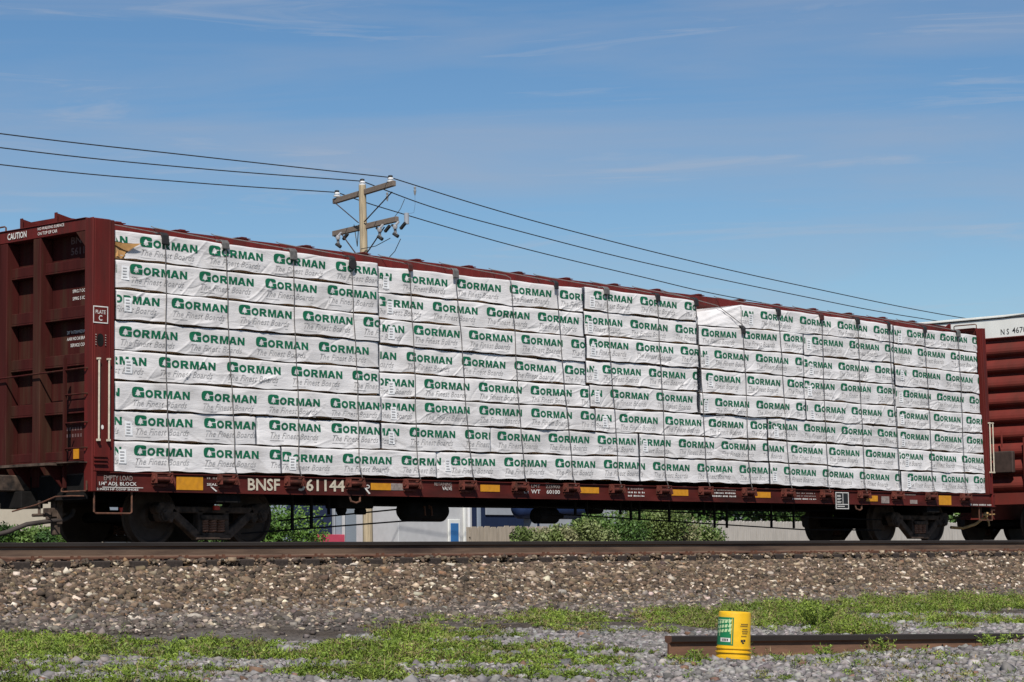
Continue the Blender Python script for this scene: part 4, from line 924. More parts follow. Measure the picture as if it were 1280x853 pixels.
    q.add([(s0 + ins, y0 + .03, zb0 + gap * .8), (s1 - ins, y0 + .03, zb1 + gap * .8), (s1 - ins, YB - .01, zb1 + gap * .8), (s0 + ins, YB - .01, zb0 + gap * .8),
           (s0 + ins, y0 + .03, zt0 - .03), (s1 - ins, y0 + .03, zt1 - .03), (s1 - ins, YB - .01, zt1 - .03), (s0 + ins, YB - .01, zt0 - .03)],
          [(3, 2, 1, 0), (4, 5, 6, 7), (0, 1, 5, 4), (1, 2, 6, 5), (2, 3, 7, 6), (3, 0, 4, 7)])
    q.build('lumber', M['wood'], b)
    if row < 8:
        for fr in (.12, .5, .88):
            xx = s0 + (s1 - s0) * fr + rg.uniform(-.1, .1); zz = zb0 + (zb1 - zb0) * fr; ye = y0 + rg.uniform(.0, .07)
            q = MB(); q.box(xx - .045, xx + .045, ye, YB - .02, zz + .001, zz + gap * .5); q.build('dunnage_strip', M['oldwood'], b)
    # paper tag near the left end
    if rg.random() < .85 and not (row == 1 and colm in ('A',)):
        xs_ = s0 + rg.uniform(.06, .2); zc = zt0 + tilt * (xs_ - s0) - topm - rg.uniform(.04, .1)
        nn_ = 6; gx, gzv = np.meshgrid(np.linspace(xs_, xs_ + .13, nn_), np.linspace(zc - .19, zc, nn_), indexing='ij')
        gy = y0 - fld(gx, gzv) - .0085; ii = np.arange(36).reshape(6, 6)
        so = np_mesh('paper_tag', np.stack([gx, gy, gzv], -1).reshape(-1, 3) - off, np.stack([ii[:-1, :-1], ii[1:, :-1], ii[1:, 1:], ii[:-1, 1:]], -1).reshape(-1, 4), [M['sheet']], b, smooth=True)
        q = MB()
        for k in range(4):
            zz = zc - .04 - k * .04; yv = float(y0 - fld(np.array([xs_ + .06]), np.array([zz]))[0]) - .0125
            q.add([(xs_ + .02, yv, zz), (xs_ + .02 + rg.uniform(.05, .09), yv, zz), (xs_ + .09, yv, zz + .014), (xs_ + .02, yv, zz + .014)], [(0, 1, 2, 3)])
        q.build('tag_print', M['grayink'], so)
    if (row, colm) == (1, 'A'):
        q = MB(); q.add([(.004, -1.40, 4.088), (.12, -1.425, 4.078), (.23, -1.44, 4.08), (.40, -1.465, 4.094), (.30, -1.452, 4.04), (.19, -1.43, 3.985), (.08, -1.40, 4.02), (.004, -1.385, 4.05)], [(0, 1, 6, 7), (1, 2, 5, 6), (2, 3, 4, 5)], 0)
        q.add([(.004, -1.375, 4.048), (.08, -1.37, 4.018), (.19, -1.405, 3.983), (.16, -1.40, 3.91), (.12, -1.375, 3.868), (.06, -1.39, 3.90), (.03, -1.36, 3.87), (.004, -1.37, 3.88)], [(0, 1, 5, 6, 7), (1, 2, 3), (1, 3, 4, 5)], 0)
        q.build('torn_paper', M['kraft'], b)
    if (row, colm) == (1, 'DF'):
        nu, nw = 40, 16; u, w = np.meshgrid(np.linspace(0, 1, nu), np.linspace(0, 1, nw), indexing='ij')
        xl = 12.80 + (14.11 - 12.80) * u; zlo = 3.82 + .03 * u; zhi = 4.03 + .235 * u ** 1.1
        zz = zlo + (zhi - zlo) * w; yy = -1.40 + (.20 * w ** 1.2) * (1 - u) ** .8 - .010 * np.sin(14 * (w - u * .6) + 2) * (1 - u) * u * 2 - .006 * np.sin(40 * (u + .8 * w)) * u + .012 * u + .012 * np.abs(np.sin(7.5 * (w * 1.3 - u) + .6 * np.sin(9 * u))) * (1 - w * .4)
        ii = np.arange(nu * nw).reshape(nu, nw)
        V = np.stack([xl, yy, zz], -1).reshape(-1, 3)
        Fl = np.stack([ii[:-1, :-1], ii[1:, :-1], ii[1:, 1:], ii[:-1, 1:]], -1).reshape(-1, 4)
        # the flap runs back over its top edge
        bk = np.stack([xl[:, -1], np.full(nu, -.2), zz[:, -1] - .05], -1); k0 = len(V); V = np.concatenate([V, bk])
        Fl = np.concatenate([Fl, np.stack([ii[:-1, -1], ii[1:, -1], k0 + np.arange(1, nu), k0 + np.arange(nu - 1)], -1)])
        np_mesh('film_flap', V - off, Fl, [M['film']], b, smooth=True)

# straps over the load ---------------------------------------------------
ST = [(.83,4.17,.9),(1.92,4.16,2.11),(3.21,4.12,3.33),(4.39,4.08,4.55),(5.62,4.09,5.77),(6.62,4.12,6.97),(7.9,4.19,8.18),(9.0,4.13,9.37),(10.28,4.2,10.54),(11.65,4.19,11.8),(12.72,4.18,12.97),(14.08,3.81,14.2),(15.17,4.17,15.42),(16.54,4.16,16.62),(17.74,4.14,17.84),(18.81,4.19,19.08),(20.1,4.13,20.26),(21.35,4.15,21.46)]
PROT = ['protector', 'prot_grey', 'prot_grey', 'protector', 'prot_red', 'prot_grey', None, 'protector', 'prot_grey', 'protector', 'protector', 'protector', 'protector', 'prot_red', 'protector', 'protector', 'protector', 'prot_grey']
PN = {'protector': 'black', 'prot_grey': 'grey', 'prot_red': 'dark red', None: 'no'}
ORDN = ['first', 'second', 'third', 'fourth', 'fifth', 'sixth', 'seventh', 'eighth', 'ninth', 'tenth', 'eleventh', 'twelfth', 'thirteenth', 'fourteenth', 'fifteenth', 'sixteenth', 'seventeenth', 'eighteenth']
for i, (sa, zc, sb) in enumerate(ST):
    lb = 'thin tie-down cable over the load with %s corner protector, %s from the left' % (PN[PROT[i]], ORDN[i])
    o = thing('tie_down_cable', lb, 'tie-down', (sb, -1.45, .93), 'tie-down cables over the lumber load')
    zt = zc + .075; ztop = 4.27 if i != 11 else 3.87; ch_x = sa - .58 + .1 * math.sin(i * 2.1)
    rr = random.Random(i)
    pts = [(ch_x, -.40, 4.545), (ch_x + .03, -.44, 4.52), (sa - .03, -1.36, ztop + .015), (sa, -1.432, ztop - .03)]
    if i == 11: pts = [(12.98, -.40, 4.545), (13.08, -.5, 4.50), (13.5, -1.32, 4.21), (14.05, -1.445, 3.90), (sa, -1.448, ztop - .03)]
    nd = 16
    for k in range(1, nd + 1):
        t = k / nd; pts.append((sa + (sb - sa) * t + .012 * math.sin(t * 9 + i), -1.436 - .006 * math.sin(t * 31 + i), ztop - .03 + (.93 - ztop + .03) * t))
    pts[-1] = (sb, -1.485, .94)
    q = MB(); q.tube(pts, .007, 6); q.build('cable', M['strap'], o, smooth=True)
    if PROT[i]:
        q = MB(); h = .13 + rr.uniform(-.02, .03); w_ = .055 + rr.uniform(-.01, .015); zz = ztop + .012
        q.prism([(-1.30, zz + .012), (-1.41, zz + .01), (-1.452, zz - .03), (-1.456, zz - h), (-1.444, zz - h - .01), (-1.438, zz - .035), (-1.405, zz - .004), (-1.30, zz - .002)], sa - w_, sa + w_, 'x')
        if i in (3,): q.lathe((sa, -1.442, zz - h), (0, -1, 0), [(0, .08), (.02, .08)], 14)
        q.build('corner_protector', M[PROT[i]], o, bevel=.004)

# ------------------------------------------------------------------ boxcar at the right
bc = thing('boxcar', 'tall red boxcar with ribbed end and white top band, coupled at the right', 'railway car', (32.5, 0, 0))
XE = 24.0
pr = [(XE + .12, 1.05)]
z = 1.08
while z < 4.30:
    for dz, dx in ((0, .12), (.02, .08), (.045, .045), (.08, .024), (.12, .015), (.18, .028), (.24, .06), (.28, .095), (.31, .12)):
        if z + dz < 4.33: pr.append((XE + dx, z + dz))
    z += .356
pr += [(XE + .12, 4.335), (XE + .3, 4.335), (XE + .3, 1.05)]
q = MB(); q.prism(pr, -1.5, 1.5, 'y'); eo = q.build('end_wall', M['boxred'], bc)
q = MB(); q.box(XE + .10, XE + .28, -1.5, 1.5, 4.352, 4.80); q.build('end_band', M['boxwhite'], bc)
q = MB(); q.box(XE + .06, XE + .2, -1.505, 1.505, 4.333, 4.351); q.build('end_flange', M['boxred'], bc)
q = MB(); q.prism([(-1.53, 4.83), (-.9, 4.80), (.9, 4.80), (1.53, 4.83), (1.53, 4.808), (.9, 4.778), (-.9, 4.778), (-1.53, 4.808)], XE + .062, XE + .09, 'x'); q.prism([(-1.53, 4.825), (1.53, 4.825), (1.53, 4.802), (-1.53, 4.802)], XE + .0905, 41.0, 'x')
q.build('roof', M['boxwhite'], bc)
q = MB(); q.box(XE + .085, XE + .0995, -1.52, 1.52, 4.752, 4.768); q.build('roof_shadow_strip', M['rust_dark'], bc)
q = MB()
put_text(q, 'N S', (XE + .0975, -.80, 4.40), (0, -.20, 0), (0, 0, .125), .012); put_text(q, '4670', (XE + .0975, -1.075, 4.415), (0, -.34, 0), (0, 0, .125), .006); q.build('end_number', M['ink'], bc)
q = MB(); q.box(XE + .29, 41.0, -1.5, -1.42, 1.0, 4.80); q.box(XE + .29, 41.0, 1.42, 1.5, 1.0, 4.80); q.box(40.9, 41.0, -1.419, 1.419, 1.0, 4.8); q.box(XE + .29, 40.89, -1.419, 1.419, 1.0, 1.1)
for k in range(26):
    xx = XE + .8 + k * .62
    if 30.5 < xx < 34.5: continue
    q.box(xx, xx + .12, -1.54, -1.5005, 1.1, 4.7)
q.build('side_wall', M['boxred'], bc)
q = MB(); q.box(30.8, 34.2, -1.58, -1.545, 1.05, 4.6)
for k in range(5): q.box(31.0, 34.0, -1.6, -1.581, 1.4 + k * .7, 1.48 + k * .7)
q.build('door', M['boxred'], bc)
q = MB(); q.box(XE - .06, XE + .06, -1.45, 1.45, .80, 1.04); q.box(XE + .061, 41, -.3, .3, .5, .99); q.build('underframe', M['boxred'], bc)
q = MB(); q.box(XE - .13, XE - .02, -1.12, -.64, 1.46, 1.92); q.build('brake_housing', M['rust_dark'], bc, bevel=.02)
q = MB(); q.tube([(XE - .14, -.88, 2.35), (XE - .14, -.88, 2.0)], .02, 6)
q.beam((XE - .05, -1.36, 1.1), (XE - .05, -1.36, 2.2), .04, .03, up=(1, 0, 0))
for k in range(3): q.tube([(XE - .05, -1.36, 1.2 + k * .4), (XE - .05, -1.5, 1.2 + k * .4)], .012, 6)
q.build('ladder', M['boxred'], bc)
q = MB(); q.beam((XE - .06, 0, .86), (XE - .75, 0, .86), .22, .22); q.build('coupler', M['truck'], bc, bevel=.02)
t3 = copy_tree(truck, bc); t3.location = Vector((26.2, 0, 0)) - Vector(bc.location)
t4 = copy_tree(truck, bc); t4.location = Vector((38.8, 0, 0)) - Vector(bc.location)

# ------------------------------------------------------------------ loose rail and pail
q = MB(); rail_mesh(q, (-5.12, -14.86, -1.062), (-.45, -15.28, -1.178), 24, None, 1.05)
M['looseweb'] = mat('brown_rusted_rail', (0.185, 0.1, 0.062), 0.85, spec=0.15, var=0.2, scale=4, col2=(0.1, 0.06, 0.042), stretch=(0.4, 1, 2), bump=0.2)
lr = q.build('loose_rail', [M['looseweb'], M['railhead'], M['railfoot']]); tag(lr, 'rusty length of loose rail lying in the gravel behind the yellow pail', 'rail')
q = MB()
for t in (.52, .57, .70, .745): 
    c = Vector((-5.12, -14.86, -1.035)).lerp(Vector((-.45, -15.28, -1.165)), t); q.lathe((c.x - .001, c.y - .0112, c.z + .075), (-.09, -1, 0), [(0, .013), (.001, .013)], 12)
q.build('bolt_holes', M['black'], lr)
PC = Vector((-5.09, -15.47, -1.045))
pail = thing('pail', 'yellow plastic pail with green printed panel, upside down in front of the loose rail', 'pail', PC)
q = MB(); q.lathe(PC, (0, 0, 1), [(0, .128), (.0, .133), (.035, .132), (.036, .127), (.06, .127), (.061, .136), (.07, .136), (.071, .1265), (.092, .1265), (.093, .134), (.102, .134), (.103, .126), (.37, .121), (.382, .118), (.386, .112), (.382, .105), (.38, .02)], 48)
bd = q.build('body', M['pail'], pail, smooth=True)
Fd = Vector((CAM.x - PC.x, CAM.y - PC.y, 0)).normalized(); Rt = Vector((-Fd.y, Fd.x, 0))
if Rt.dot(_r) < 0: Rt = -Rt
def cyl(mb, a0, a1, z0, z1, off_, mi=0, skew=0):
    n_ = max(2, int(abs(a1 - a0) / 6) + 1); V = []
    for k in range(n_ + 1):
        a = R(a0 + (a1 - a0) * k / n_)
        for zz in (z0, z1):
            aa = a + (R(skew) if zz == z1 else 0); rr = .126 - (zz - .103) * .0187 + off_
            V.append(PC + (Fd * math.cos(aa) + Rt * math.sin(aa)) * rr + Vector((0, 0, zz)))
    mb.add(V, [(2 * k, 2 * k + 2, 2 * k + 3, 2 * k + 1) for k in range(n_)], mi)
q = MB(); cyl(q, -95, -2, .12, .342, .0012); pg = q.build('label_panel', M['pailgreen'], pail)
q = MB()
for r_ in range(3):
    for k in range(5):
        a = -78 + k * 14; zz = .285 - r_ * .036 + k * .004; cyl(q, a, a + 9.5, zz, zz + .024, .0022, 0, 4)
cyl(q, -80, -14, .318, .324, .0022, 0); cyl(q, -14, -11, .21, .33, .0022, 0, -5); cyl(q, -60, -57, .19, .27, .0022, 0)
cyl(q, -52, -12, .147, .178, .0022, 1); cyl(q, -9, -6.5, .13, .333, .0022, 2)
for k in range(4): cyl(q, -42 + k * 6, -38 + k * 6, .153, .172, .003, 3)
q.build('label_lettering', [M['palegreen'], M['white'], M['pail'], M['ink']], pg)
q = MB(); rr = random.Random(4)
for zz, a0, a1 in ((.285, 24, 56), (.27, 22, 52), (.245, 30, 52), (.228, 28, 52), (.212, 30, 50), (.19, 26, 46)):
    a = a0
    while a < a1: cyl(q, a, a + 3.2, zz, zz + .010, .0012); a += 4.6
cyl(q, 24, 33, .148, .168, .0012); cyl(q, 34, 43, .152, .17, .0012); cyl(q, 29, 38, .136, .147, .0012)
q.build('small_print', M['ink'], pail)
pail.rotation_euler = Matrix.Rotation(R(3.2), 3, Vector((-Rt.y, Rt.x, 0))).to_euler(); pail.scale = (1.02, 1.02, .955)

def rock(name, label, px, py, r, col, seed, cat='stone', flat=.6):
    rg = np.random.default_rng(seed); P, Fc = ICO; V = P * (1 + rg.uniform(-.3, .3, (len(P), 1))) * np.array([1.3, .9, flat]) * r
    z = float(ground_z(px, py)) + r * flat * .5
    o = np_mesh(name, V, Fc, [mat(name + '_surface', col, .9, var=.25, scale=30, spec=.2, bump=.3)], origin=(px, py, z)); o.rotation_euler = (0, 0, seed); tag(o, label, cat, 'scattered stones and scraps on the gravel')
rock('stone', 'dark red brick-like stone on the grey gravel left of the loose rail', -6.35, -13.9, .05, (.13, .045, .035), 1)
rock('stone', 'orange-brown stone lying in the gravel left of centre foreground', -7.2, -13.2, .06, (.26, .14, .08), 2)
rock('rubber_scrap', 'black rubber scrap in the gravel just left of the loose rail end', -5.6, -14.2, .06, (.015, .015, .016), 3, 'scrap', .4)
rock('rubber_scrap', 'larger black scrap on the gravel in front of the middle grass band', -6.2, -12.9, .08, (.018, .018, .02), 4, 'scrap', .35)
rock('stone', 'big pale stone near the left edge at the foot of the ballast', -7.6, -8.4, .1, (.36, .32, .27), 5)
rock('stone', 'flat pale slab of stone at the ballast foot, left third of the picture', -4.4, -8.3, .1, (.34, .3, .25), 6, 'stone', .35)

# ------------------------------------------------------------------ power line
pole = thing('utility_pole', 'weathered wooden utility pole with two crossarms behind the train', 'utility pole', (19.66, 14, -.4))
q = MB(); q.tube([(19.72, 14, -.4), (19.69, 14, 5), (19.60, 14, 8.86)], [.125, .105, .088], 16); q.build('shaft', M['pole'], pole, smooth=True)
q = MB(); q.beam((19.42, 12.72, 8.74), (19.84, 15.25, 8.63), .10, .13); a1 = q.build('crossarm', M['arm'], pole, bevel=.008)
q = MB(); q.beam((19.53, 12.74, 7.89), (19.82, 15.25, 7.82), .10, .13); a2 = q.build('crossarm', M['arm'], pole, bevel=.008)
INS = [(19.47, 12.9, 8.89), (19.60, 14.0, 8.95), (19.80, 15.1, 8.82)]
for x_, y_, z_ in INS:
    q = MB(); q.lathe((x_, y_, z_ - .17), (0, 0, 1), [(0, .02), (.07, .02), (.075, .085), (.11, .09), (.115, .05), (.14, .05), (.145, .075), (.175, .07), (.19, .03)], 14); io = q.build('insulator', M['porcelain'], pole, smooth=True)
    q = MB(); q.lathe((x_, y_, z_ + .021), (0, 0, 1), [(0, .04), (.01, .06), (.04, .055), (.05, .02)], 10); q.build('cap', M['ink'], io)
q = MB()
for za, dy, zb in ((8.58, 1.02, 7.95), (7.76, .75, 7.1)):
    for s in (-1, 1): q.beam((19.6, 14 + s * dy, za), (19.56, 14 + s * .1, zb), .035, .012)
q.build('crossarm_brace', M['rust_dark'], pole)
for y_ in (14.85, 13.2, 12.6):
    x_ = 19.6 + (y_ - 14) * .12
    q = MB(); q.beam((x_, y_, 7.8), (x_ - .12, y_ - .02, 7.70), .05, .04); q.lathe((x_ - .12, y_, 7.72), (.3, .25, -1), [(0, .03), (.03, .055), (.09, .055), (.1, .035), (.2, .035), (.21, .05), (.25, .05)], 12)
    co = q.build('fuse_cutout', M['greyporc'], pole, smooth=True)
    q = MB(); q.beam((x_ - .02, y_ + .2, 7.74), (x_ - .05, y_ + .02, 7.66), .05, .05); q.beam((x_ - .05, y_ - .28, 7.74), (x_ - .03, y_ - .1, 7.62), .06, .06); q.lathe((x_ - .18, y_ + .0, 7.50), (.1, -.6, -.35), [(0, .035), (.16, .045), (.17, .02)], 10)
    q.build('fuse_holder', M['ink'], co)
q = MB(); q.lathe((19.45, 12.35, 7.72), (0, 0, 1), [(0, .06), (.26, .06), (.27, .02)], 12); q.build('surge_arrester', M['greywall'], pole, smooth=True)
q = MB()
q.tube([(19.55, 14.08, 7.9), (19.66, 14.25, 7.4), (19.7, 14.4, 7.95)], .012, 5)
q.tube([(20.0, 12.95, 8.45), (19.9, 13.0, 8.2), (19.7, 13.1, 7.9)], .008, 5); q.tube([(20.3, 12.9, 8.6), (20.15, 12.75, 8.3), (19.85, 12.5, 8.05), (19.5, 12.37, 7.97)], .003, 5)
q.tube([(19.5, 12.95, 7.45), (19.45, 13.4, 7.3), (19.45, 13.9, 7.28)], .01, 5); q.tube([(19.5, 12.6, 7.4), (19.4, 12.7, 7.1), (19.4, 13.0, 6.9), (19.42, 13.05, 6.7), (19.5, 12.95, 6.55)], .01, 5)
q.build('jumper_wire', M['wire'], pole, smooth=True)
for x_, y_, z_ in ((20.3, 12.9, 8.80), (20.45, 14.0, 8.80)):
    q = MB(); q.lathe((x_, y_, z_ - .02), (0, 0, -1), [(0, .015), (.02, .03), (.08, .02), (.1, .035), (.17, .025), (.22, .01)], 8); q.build('hot_line_clamp', M['steelgrey'], pole, smooth=True)
WIRES = [('topmost dark overhead wire, running over the right end of the crossarm', [(-14, 12.9, 8.6), (0, 12.9, 8.42), (8.28, 12.9, 8.53), (13.34, 12.9, 8.69), (19.47, 12.9, 8.905), (22.61, 12.9, 8.56), (25.63, 12.9, 8.29), (30.62, 12.9, 7.94), (36.26, 12.9, 7.64), (45.0, 12.9, 7.31), (56, 12.9, 7.3), (70, 12.9, 8.8), (95, 12.9, 7.4), (120, 12.9, 8.8), (170, 12.9, 7.6)]),
         ('middle dark overhead wire, fixed to the pole top', [(-14, 14, 8.55), (0, 14, 8.4), (9.06, 14, 8.48), (14.26, 14, 8.66), (19.60, 14, 8.96), (22.02, 14, 8.58), (25, 14, 8.31), (30.24, 14, 7.92), (37.81, 14, 7.55), (44.4, 14, 7.33), (56, 14, 7.3), (70, 14, 8.8), (95, 14, 7.4), (120, 14, 8.8), (170, 14, 7.6)]),
         ('lowest dark overhead wire, running over the left end of the crossarm', [(-14, 15.1, 8.4), (0, 15.1, 8.28), (9.85, 15.1, 8.35), (15.18, 15.1, 8.56), (19.80, 15.1, 8.835), (21.43, 15.1, 8.61), (26.2, 15.1, 8.11), (31.59, 15.1, 7.72), (36.0, 15.1, 7.45), (45, 15.1, 7.2), (56, 15.1, 7.2), (70, 15.1, 8.8), (95, 15.1, 7.4), (120, 15.1, 8.8), (170, 15.1, 7.6)])]
for lb, pts in WIRES:
    P = [Vector(p) for p in pts]; out = []
    for i in range(len(P) - 1):
        p0, p1, p2, p3 = P[max(0, i - 1)], P[i], P[i + 1], P[min(len(P) - 1, i + 2)]
        # the wire has a corner at its insulator
        if abs(p1.x - pts[4][0]) < 1e-3: p0 = p1 * 2 - p2
        if abs(p2.x - pts[4][0]) < 1e-3: p3 = p2 * 2 - p1
        for k in range(8):
            t = k / 8; out.append(.5 * ((2 * p1) + (-p0 + p2) * t + (2 * p0 - 5 * p1 + 4 * p2 - p3) * t * t + (-p0 + 3 * p1 - 3 * p2 + p3) * t ** 3))
    out.append(P[-1]); q = MB(); q.tube(out, .0135, 6); tag(q.build('power_line', M['wire'], smooth=True), lb, 'power line', 'overhead wires')

# ------------------------------------------------------------------ beyond the tracks
def bld(name, label, boxes, cat='building'):
    x0 = sum(b[1] + b[2] for b in boxes) / (2 * len(boxes)); o = thing(name, label, cat, (x0, boxes[0][3], -.4)); prev = None
    for (nm, xa, xb, ya, yb, za, zb, mt, par) in boxes:
        q = MB(); q.box(xa, xb, ya, yb, za, zb); prev_o = q.build(nm, M[mt], o if not par else prev, bevel=.01)
        if not par: prev = prev_o
    return o
bld('house', 'plain beige building glimpsed past the left end of the flat car', [('wall', 8, 19.6, 24, 32, -.4, 3.4, 'beige', 0), ('roof', 7.7, 19.9, 23.7, 32.3, 3.401, 3.6, 'greywall', 0), ('door', 10.2, 11.2, 23.96, 23.99, -.4, 1.8, 'siding', 0)])
bld('shop', 'low shop with navy panel, pink base band, red door and blue-grey siding', [('wall', 24.3, 28.5, 22.05, 30, -.4, 3.2, 'siding', 0), ('roof', 24.1, 28.7, 21.8, 30.2, 3.201, 3.4, 'greywall', 0), ('panel', 24.4, 26.05, 21.95, 22.045, .56, 2.6, 'navy', 0), ('base_band', 25.4, 26.5, 21.9, 22.04, -.4, .55, 'pink', 0),
     ('downpipe', 26.12, 26.17, 21.93, 22.03, -.4, 3.0, 'greywall', 0), ('downpipe', 26.5, 26.55, 21.93, 22.03, -.4, 3.0, 'block', 0), ('pilaster', 27.2, 27.68, 21.94, 22.04, -.4, 3.0, 'stone', 0), ('door', 27.72, 28.14, 21.98, 22.04, -.4, .86, 'door_red', 0), ('grey_panel', 28.16, 28.5, 21.96, 22.04, -.4, 2.8, 'greywall', 0)])
wb = bld('block_building', 'white painted block building with a blue door', [('wall', 26.75, 29.75, 20, 21.7, -.4, 2.6, 'block', 0), ('roof', 26.6, 29.9, 19.8, 21.75, 2.601, 2.8, 'greywall', 0), ('door_frame', 28.72, 29.2, 19.95, 19.995, -.4, .95, 'boxwhite', 0), ('door', 28.79, 29.12, 19.93, 19.949, -.4, .84, 'blue', 1), ('downpipe', 29.34, 29.42, 19.92, 19.99, -.4, 2.5, 'boxwhite', 0), ('downpipe', 29.54, 29.6, 19.92, 19.99, -.4, 2.5, 'porcelain', 0)])
bld('warehouse', 'dark navy blue clad warehouse behind the fence', [('wall', 31.5, 37.2, 24, 32, -.4, 4.2, 'navy', 0), ('roof', 31.3, 37.4, 23.8, 32.2, 4.201, 4.4, 'greywall', 0), ('pilaster', 34.2, 34.35, 23.93, 23.99, -.4, 4.0, 'siding', 0), ('window', 34.6, 36.0, 23.95, 23.99, 1.2, 2.6, 'greywall', 0)])
bld('garage', 'pale grey building with a blue awning behind the far fence', [('wall', 43.0, 49.5, 24.05, 32, -.4, 3.6, 'greywall', 0), ('roof', 42.8, 49.7, 23.8, 32.2, 3.601, 3.8, 'siding', 0), ('awning', 42.9, 45.6, 22.6, 24.0, 1.0, 2.4, 'tankblue', 0)])
tk = thing('storage_tank', 'horizontal blue steel tank with a rounded end', 'tank', (33.5, 20, 0))
q = MB(); q.lathe((31.6, 20, 1.3), (1, 0, 0), [(0, .05), (.06, .22), (.2, .32), (3.4, .32), (3.55, .22), (3.6, .05)], 20); q.build('shell', M['tankblue'], tk, smooth=True)
q = MB(); q.box(32.2, 32.35, 19.8, 20.2, -.4, 1.0); q.box(34.4, 34.55, 19.8, 20.2, -.4, 1.0); q.build('cradle', M['greywall'], tk)
def fence(x0, x1, y_, zt, mt, label, w_=.14, seed=3):
    rg = random.Random(seed); o = thing('wooden_fence', label, 'fence', ((x0 + x1) / 2, y_, -.4)); q = MB(); xx = x0
    while xx < x1:
        h = zt + rg.uniform(-.015, .015); yy = y_ + rg.uniform(-.006, .006)
        q.prism([(xx, -.4), (xx + w_, -.4), (xx + w_, h - .045), (xx + w_ - .035, h), (xx + .035, h), (xx, h - .045)], yy, yy + .02, 'y'); xx += w_ + .012
    q.build('boards', M[mt], o)
    q = MB(); q.box(x0, x1, y_ + .03, y_ + .07, .0, .09); q.box(x0, x1, y_ + .03, y_ + .07, zt - .25, zt - .16); q.build('stringers', M[mt], o)
    for k in range(int((x1 - x0) / 2.4) + 1):
        q = MB(); xp = x0 + k * 2.4; q.box(xp, xp + .09, y_ + .075, y_ + .16, -.4, zt - .02); q.build('fence_post', M[mt], o)
fence(21.2, 25.6, 12, .58, 'fence', 'brown weathered picket fence beside the white building', .22, 3)
fence(30.5, 62, 13.4, .80, 'fence_pale', 'long pale weathered board fence beyond the right half of the train', .15, 5)
def shrub(name, label, cx, cy, rx, ry, h, nleaf, cols, seed, cat='shrub', lobes=9, leaf=.042, z0=-.4, group=None):
    rg = np.random.default_rng(seed); o = thing(name, label, cat, (cx, cy, z0), group)
    q = MB(); cs_ = []
    for k in range(lobes):
        a = rg.uniform(0, 6.28); rr_ = math.sqrt(rg.uniform(0, 1)) * .8; c = np.array([cx + rx * rr_ * math.cos(a), cy + ry * rr_ * math.sin(a), z0 + (h - z0) * rg.uniform(.45, .88)])
        cs_.append((c, rg.uniform(.35, .6) * min(rx, (h - z0) * .8))); bs = np.array([cx + rg.normal(0, .1), cy + rg.normal(0, .1), z0 - .05])
        q.tube([bs, (bs + c) / 2 + np.array([0, 0, .1]), c], [.035, .022, .008], 5)
    q.build('stem', M['bark'], o)
    ci = rg.integers(0, lobes, nleaf); cen = np.array([c for c, r in cs_])[ci]; rad = np.array([r for c, r in cs_])[ci]
    dv = rg.normal(size=(nleaf, 3)); dv /= np.linalg.norm(dv, axis=1)[:, None]; p = cen + dv * (rad * rg.uniform(.35, 1.08, nleaf))[:, None]
    p[:, 2] = np.clip(p[:, 2], z0 + .03, None)
    n_ = rg.normal(size=(nleaf, 3)); n_[:, 2] += .5; n_ /= np.linalg.norm(n_, axis=1)[:, None]; t_ = np.cross(n_, rg.normal(size=(nleaf, 3))); t_ /= np.linalg.norm(t_, axis=1)[:, None]; b_ = np.cross(n_, t_)
    Lh = (leaf * rg.uniform(.6, 1.4, nleaf))[:, None]
    V = np.stack([p - t_ * Lh, p + b_ * Lh * .45, p + t_ * Lh, p - b_ * Lh * .45], 1).reshape(-1, 3)
    Fq = np.arange(nleaf * 4).reshape(-1, 4); lc = np.array(cols)[rg.integers(0, len(cols), lobes)][ci] * (1 + rg.normal(0, .2, (nleaf, 1)))
    np_mesh('foliage', V - np.array(o.location), Fq, M['leaf'], o, col=np.repeat(np.clip(lc, .01, .4), 4, axis=0))
    return o
SG = [(.05, .10, .02), (.07, .13, .025), (.035, .075, .018), (.10, .16, .04)]
GG = [(.13, .17, .05), (.16, .19, .075), (.10, .14, .04), (.2, .2, .1)]
shrub('shrub', 'leafy green shrub seen past the left coupler', 6.7, 10, 1.3, 1.0, .36, 10400, SG, 21)
shrub('shrub', 'bright green bush beside the navy shop panel, behind the left truck', 13.6, 10.5, .95, .8, .78, 8400, [(.09, .17, .03), (.07, .14, .025), (.11, .19, .04)], 22)
shrub('shrub', 'dark green bush seen between the wheels of the left truck', 10.4, 10.4, 1.9, .8, .85, 16000, [(.03, .06, .014), (.045, .085, .02)], 31)
shrub('shrub', 'low leafy bush just left of the bright green bush', 12.2, 10.8, .9, .8, .55, 7000, SG, 32)
shrub('shrub', 'pale grassy shrub in front of the picket fence', 20.1, 8.8, 1.1, .8, .36, 8400, GG, 23)
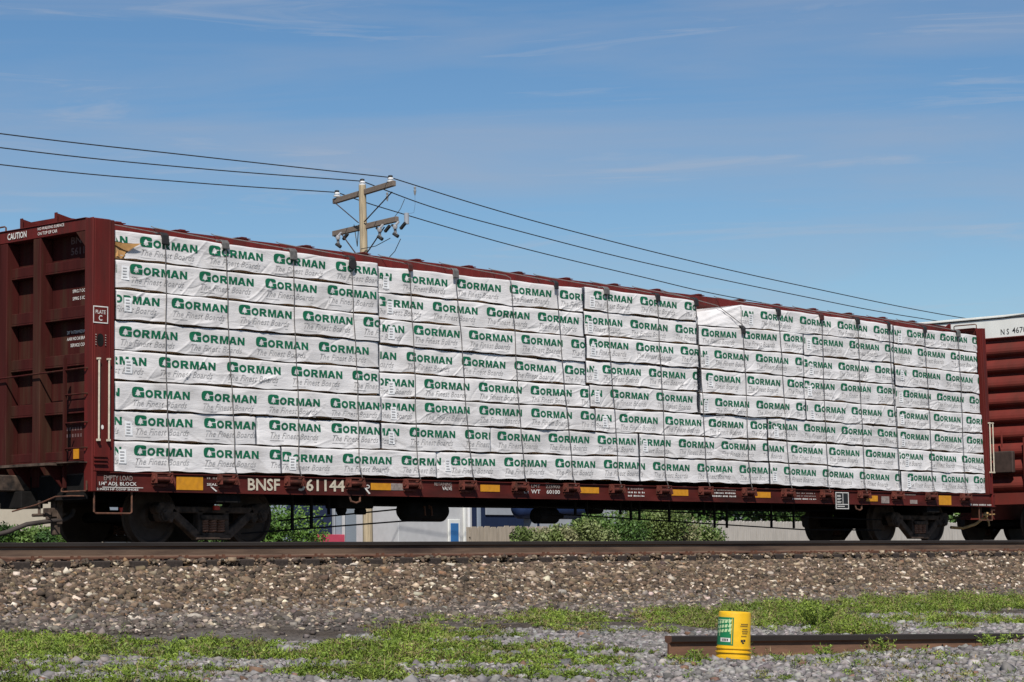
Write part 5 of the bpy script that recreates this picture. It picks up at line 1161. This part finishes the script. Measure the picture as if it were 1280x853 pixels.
shrub('shrub', 'yellowish green shrub, second of the row left of the pale fence', 21.8, 9.2, 1.2, .9, .5, 10000, GG, 24)
shrub('shrub', 'dense dark green shrub in the middle of the row beyond the train', 23.5, 9.6, 1.2, .9, .85, 10400, SG, 25)
shrub('shrub', 'tall mixed green shrub standing in front of the grey garage', 25.4, 9.6, 1.2, .9, 1.05, 10400, SG + GG, 26)
shrub('shrub', 'light green shrub at the left end of the pale fence', 27.2, 10.2, 1.0, .9, .6, 9200, GG + SG, 27)
shrub('tree', 'broad leafy tree rising behind the pale fence', 44.5, 19, 4.2, 2.0, 3.2, 14000, [(.05, .10, .02), (.08, .14, .03), (.04, .08, .02)], 28, 'tree', 16, .13)
shrub('tree', 'dark leafy tree behind the row of shrubs, right of the blue tank', 38.6, 19, 2.4, 1.6, 3.0, 9000, [(.045, .09, .02), (.06, .12, .025)], 29, 'tree', 10, .12)

# far-off trees closing the view under the train
rg = np.random.default_rng(77); nl = 60000
cx_ = rg.uniform(-12, 120, nl); top = 3.4 + .8 * np.sin(cx_ * .45) + .5 * np.sin(cx_ * 1.3 + 1) + .3 * np.sin(cx_ * 3.7)
p = np.stack([cx_, 46 + rg.normal(0, .8, nl), -.5 + (top + .5) * rg.uniform(0, 1, nl) ** .8], -1)
n_ = rg.normal(size=(nl, 3)); n_ /= np.linalg.norm(n_, axis=1)[:, None]; t_ = np.cross(n_, rg.normal(size=(nl, 3))); t_ /= np.linalg.norm(t_, axis=1)[:, None]; b_ = np.cross(n_, t_)
Lh = rg.uniform(.09, .2, nl)[:, None]
V = np.stack([p - t_ * Lh, p + b_ * Lh * .6, p + t_ * Lh, p - b_ * Lh * .6], 1).reshape(-1, 3)
lc = np.array(SG)[rg.integers(0, 4, nl)] * (1 + .25 * np.sin(cx_ * 2.1))[:, None]
tag(np_mesh('far_trees', V, np.arange(nl * 4).reshape(-1, 4), M['leaf'], col=np.repeat(np.clip(lc, .01, .3), 4, axis=0)), 'far line of dark green bushes glimpsed under the train', 'trees', kind='stuff')
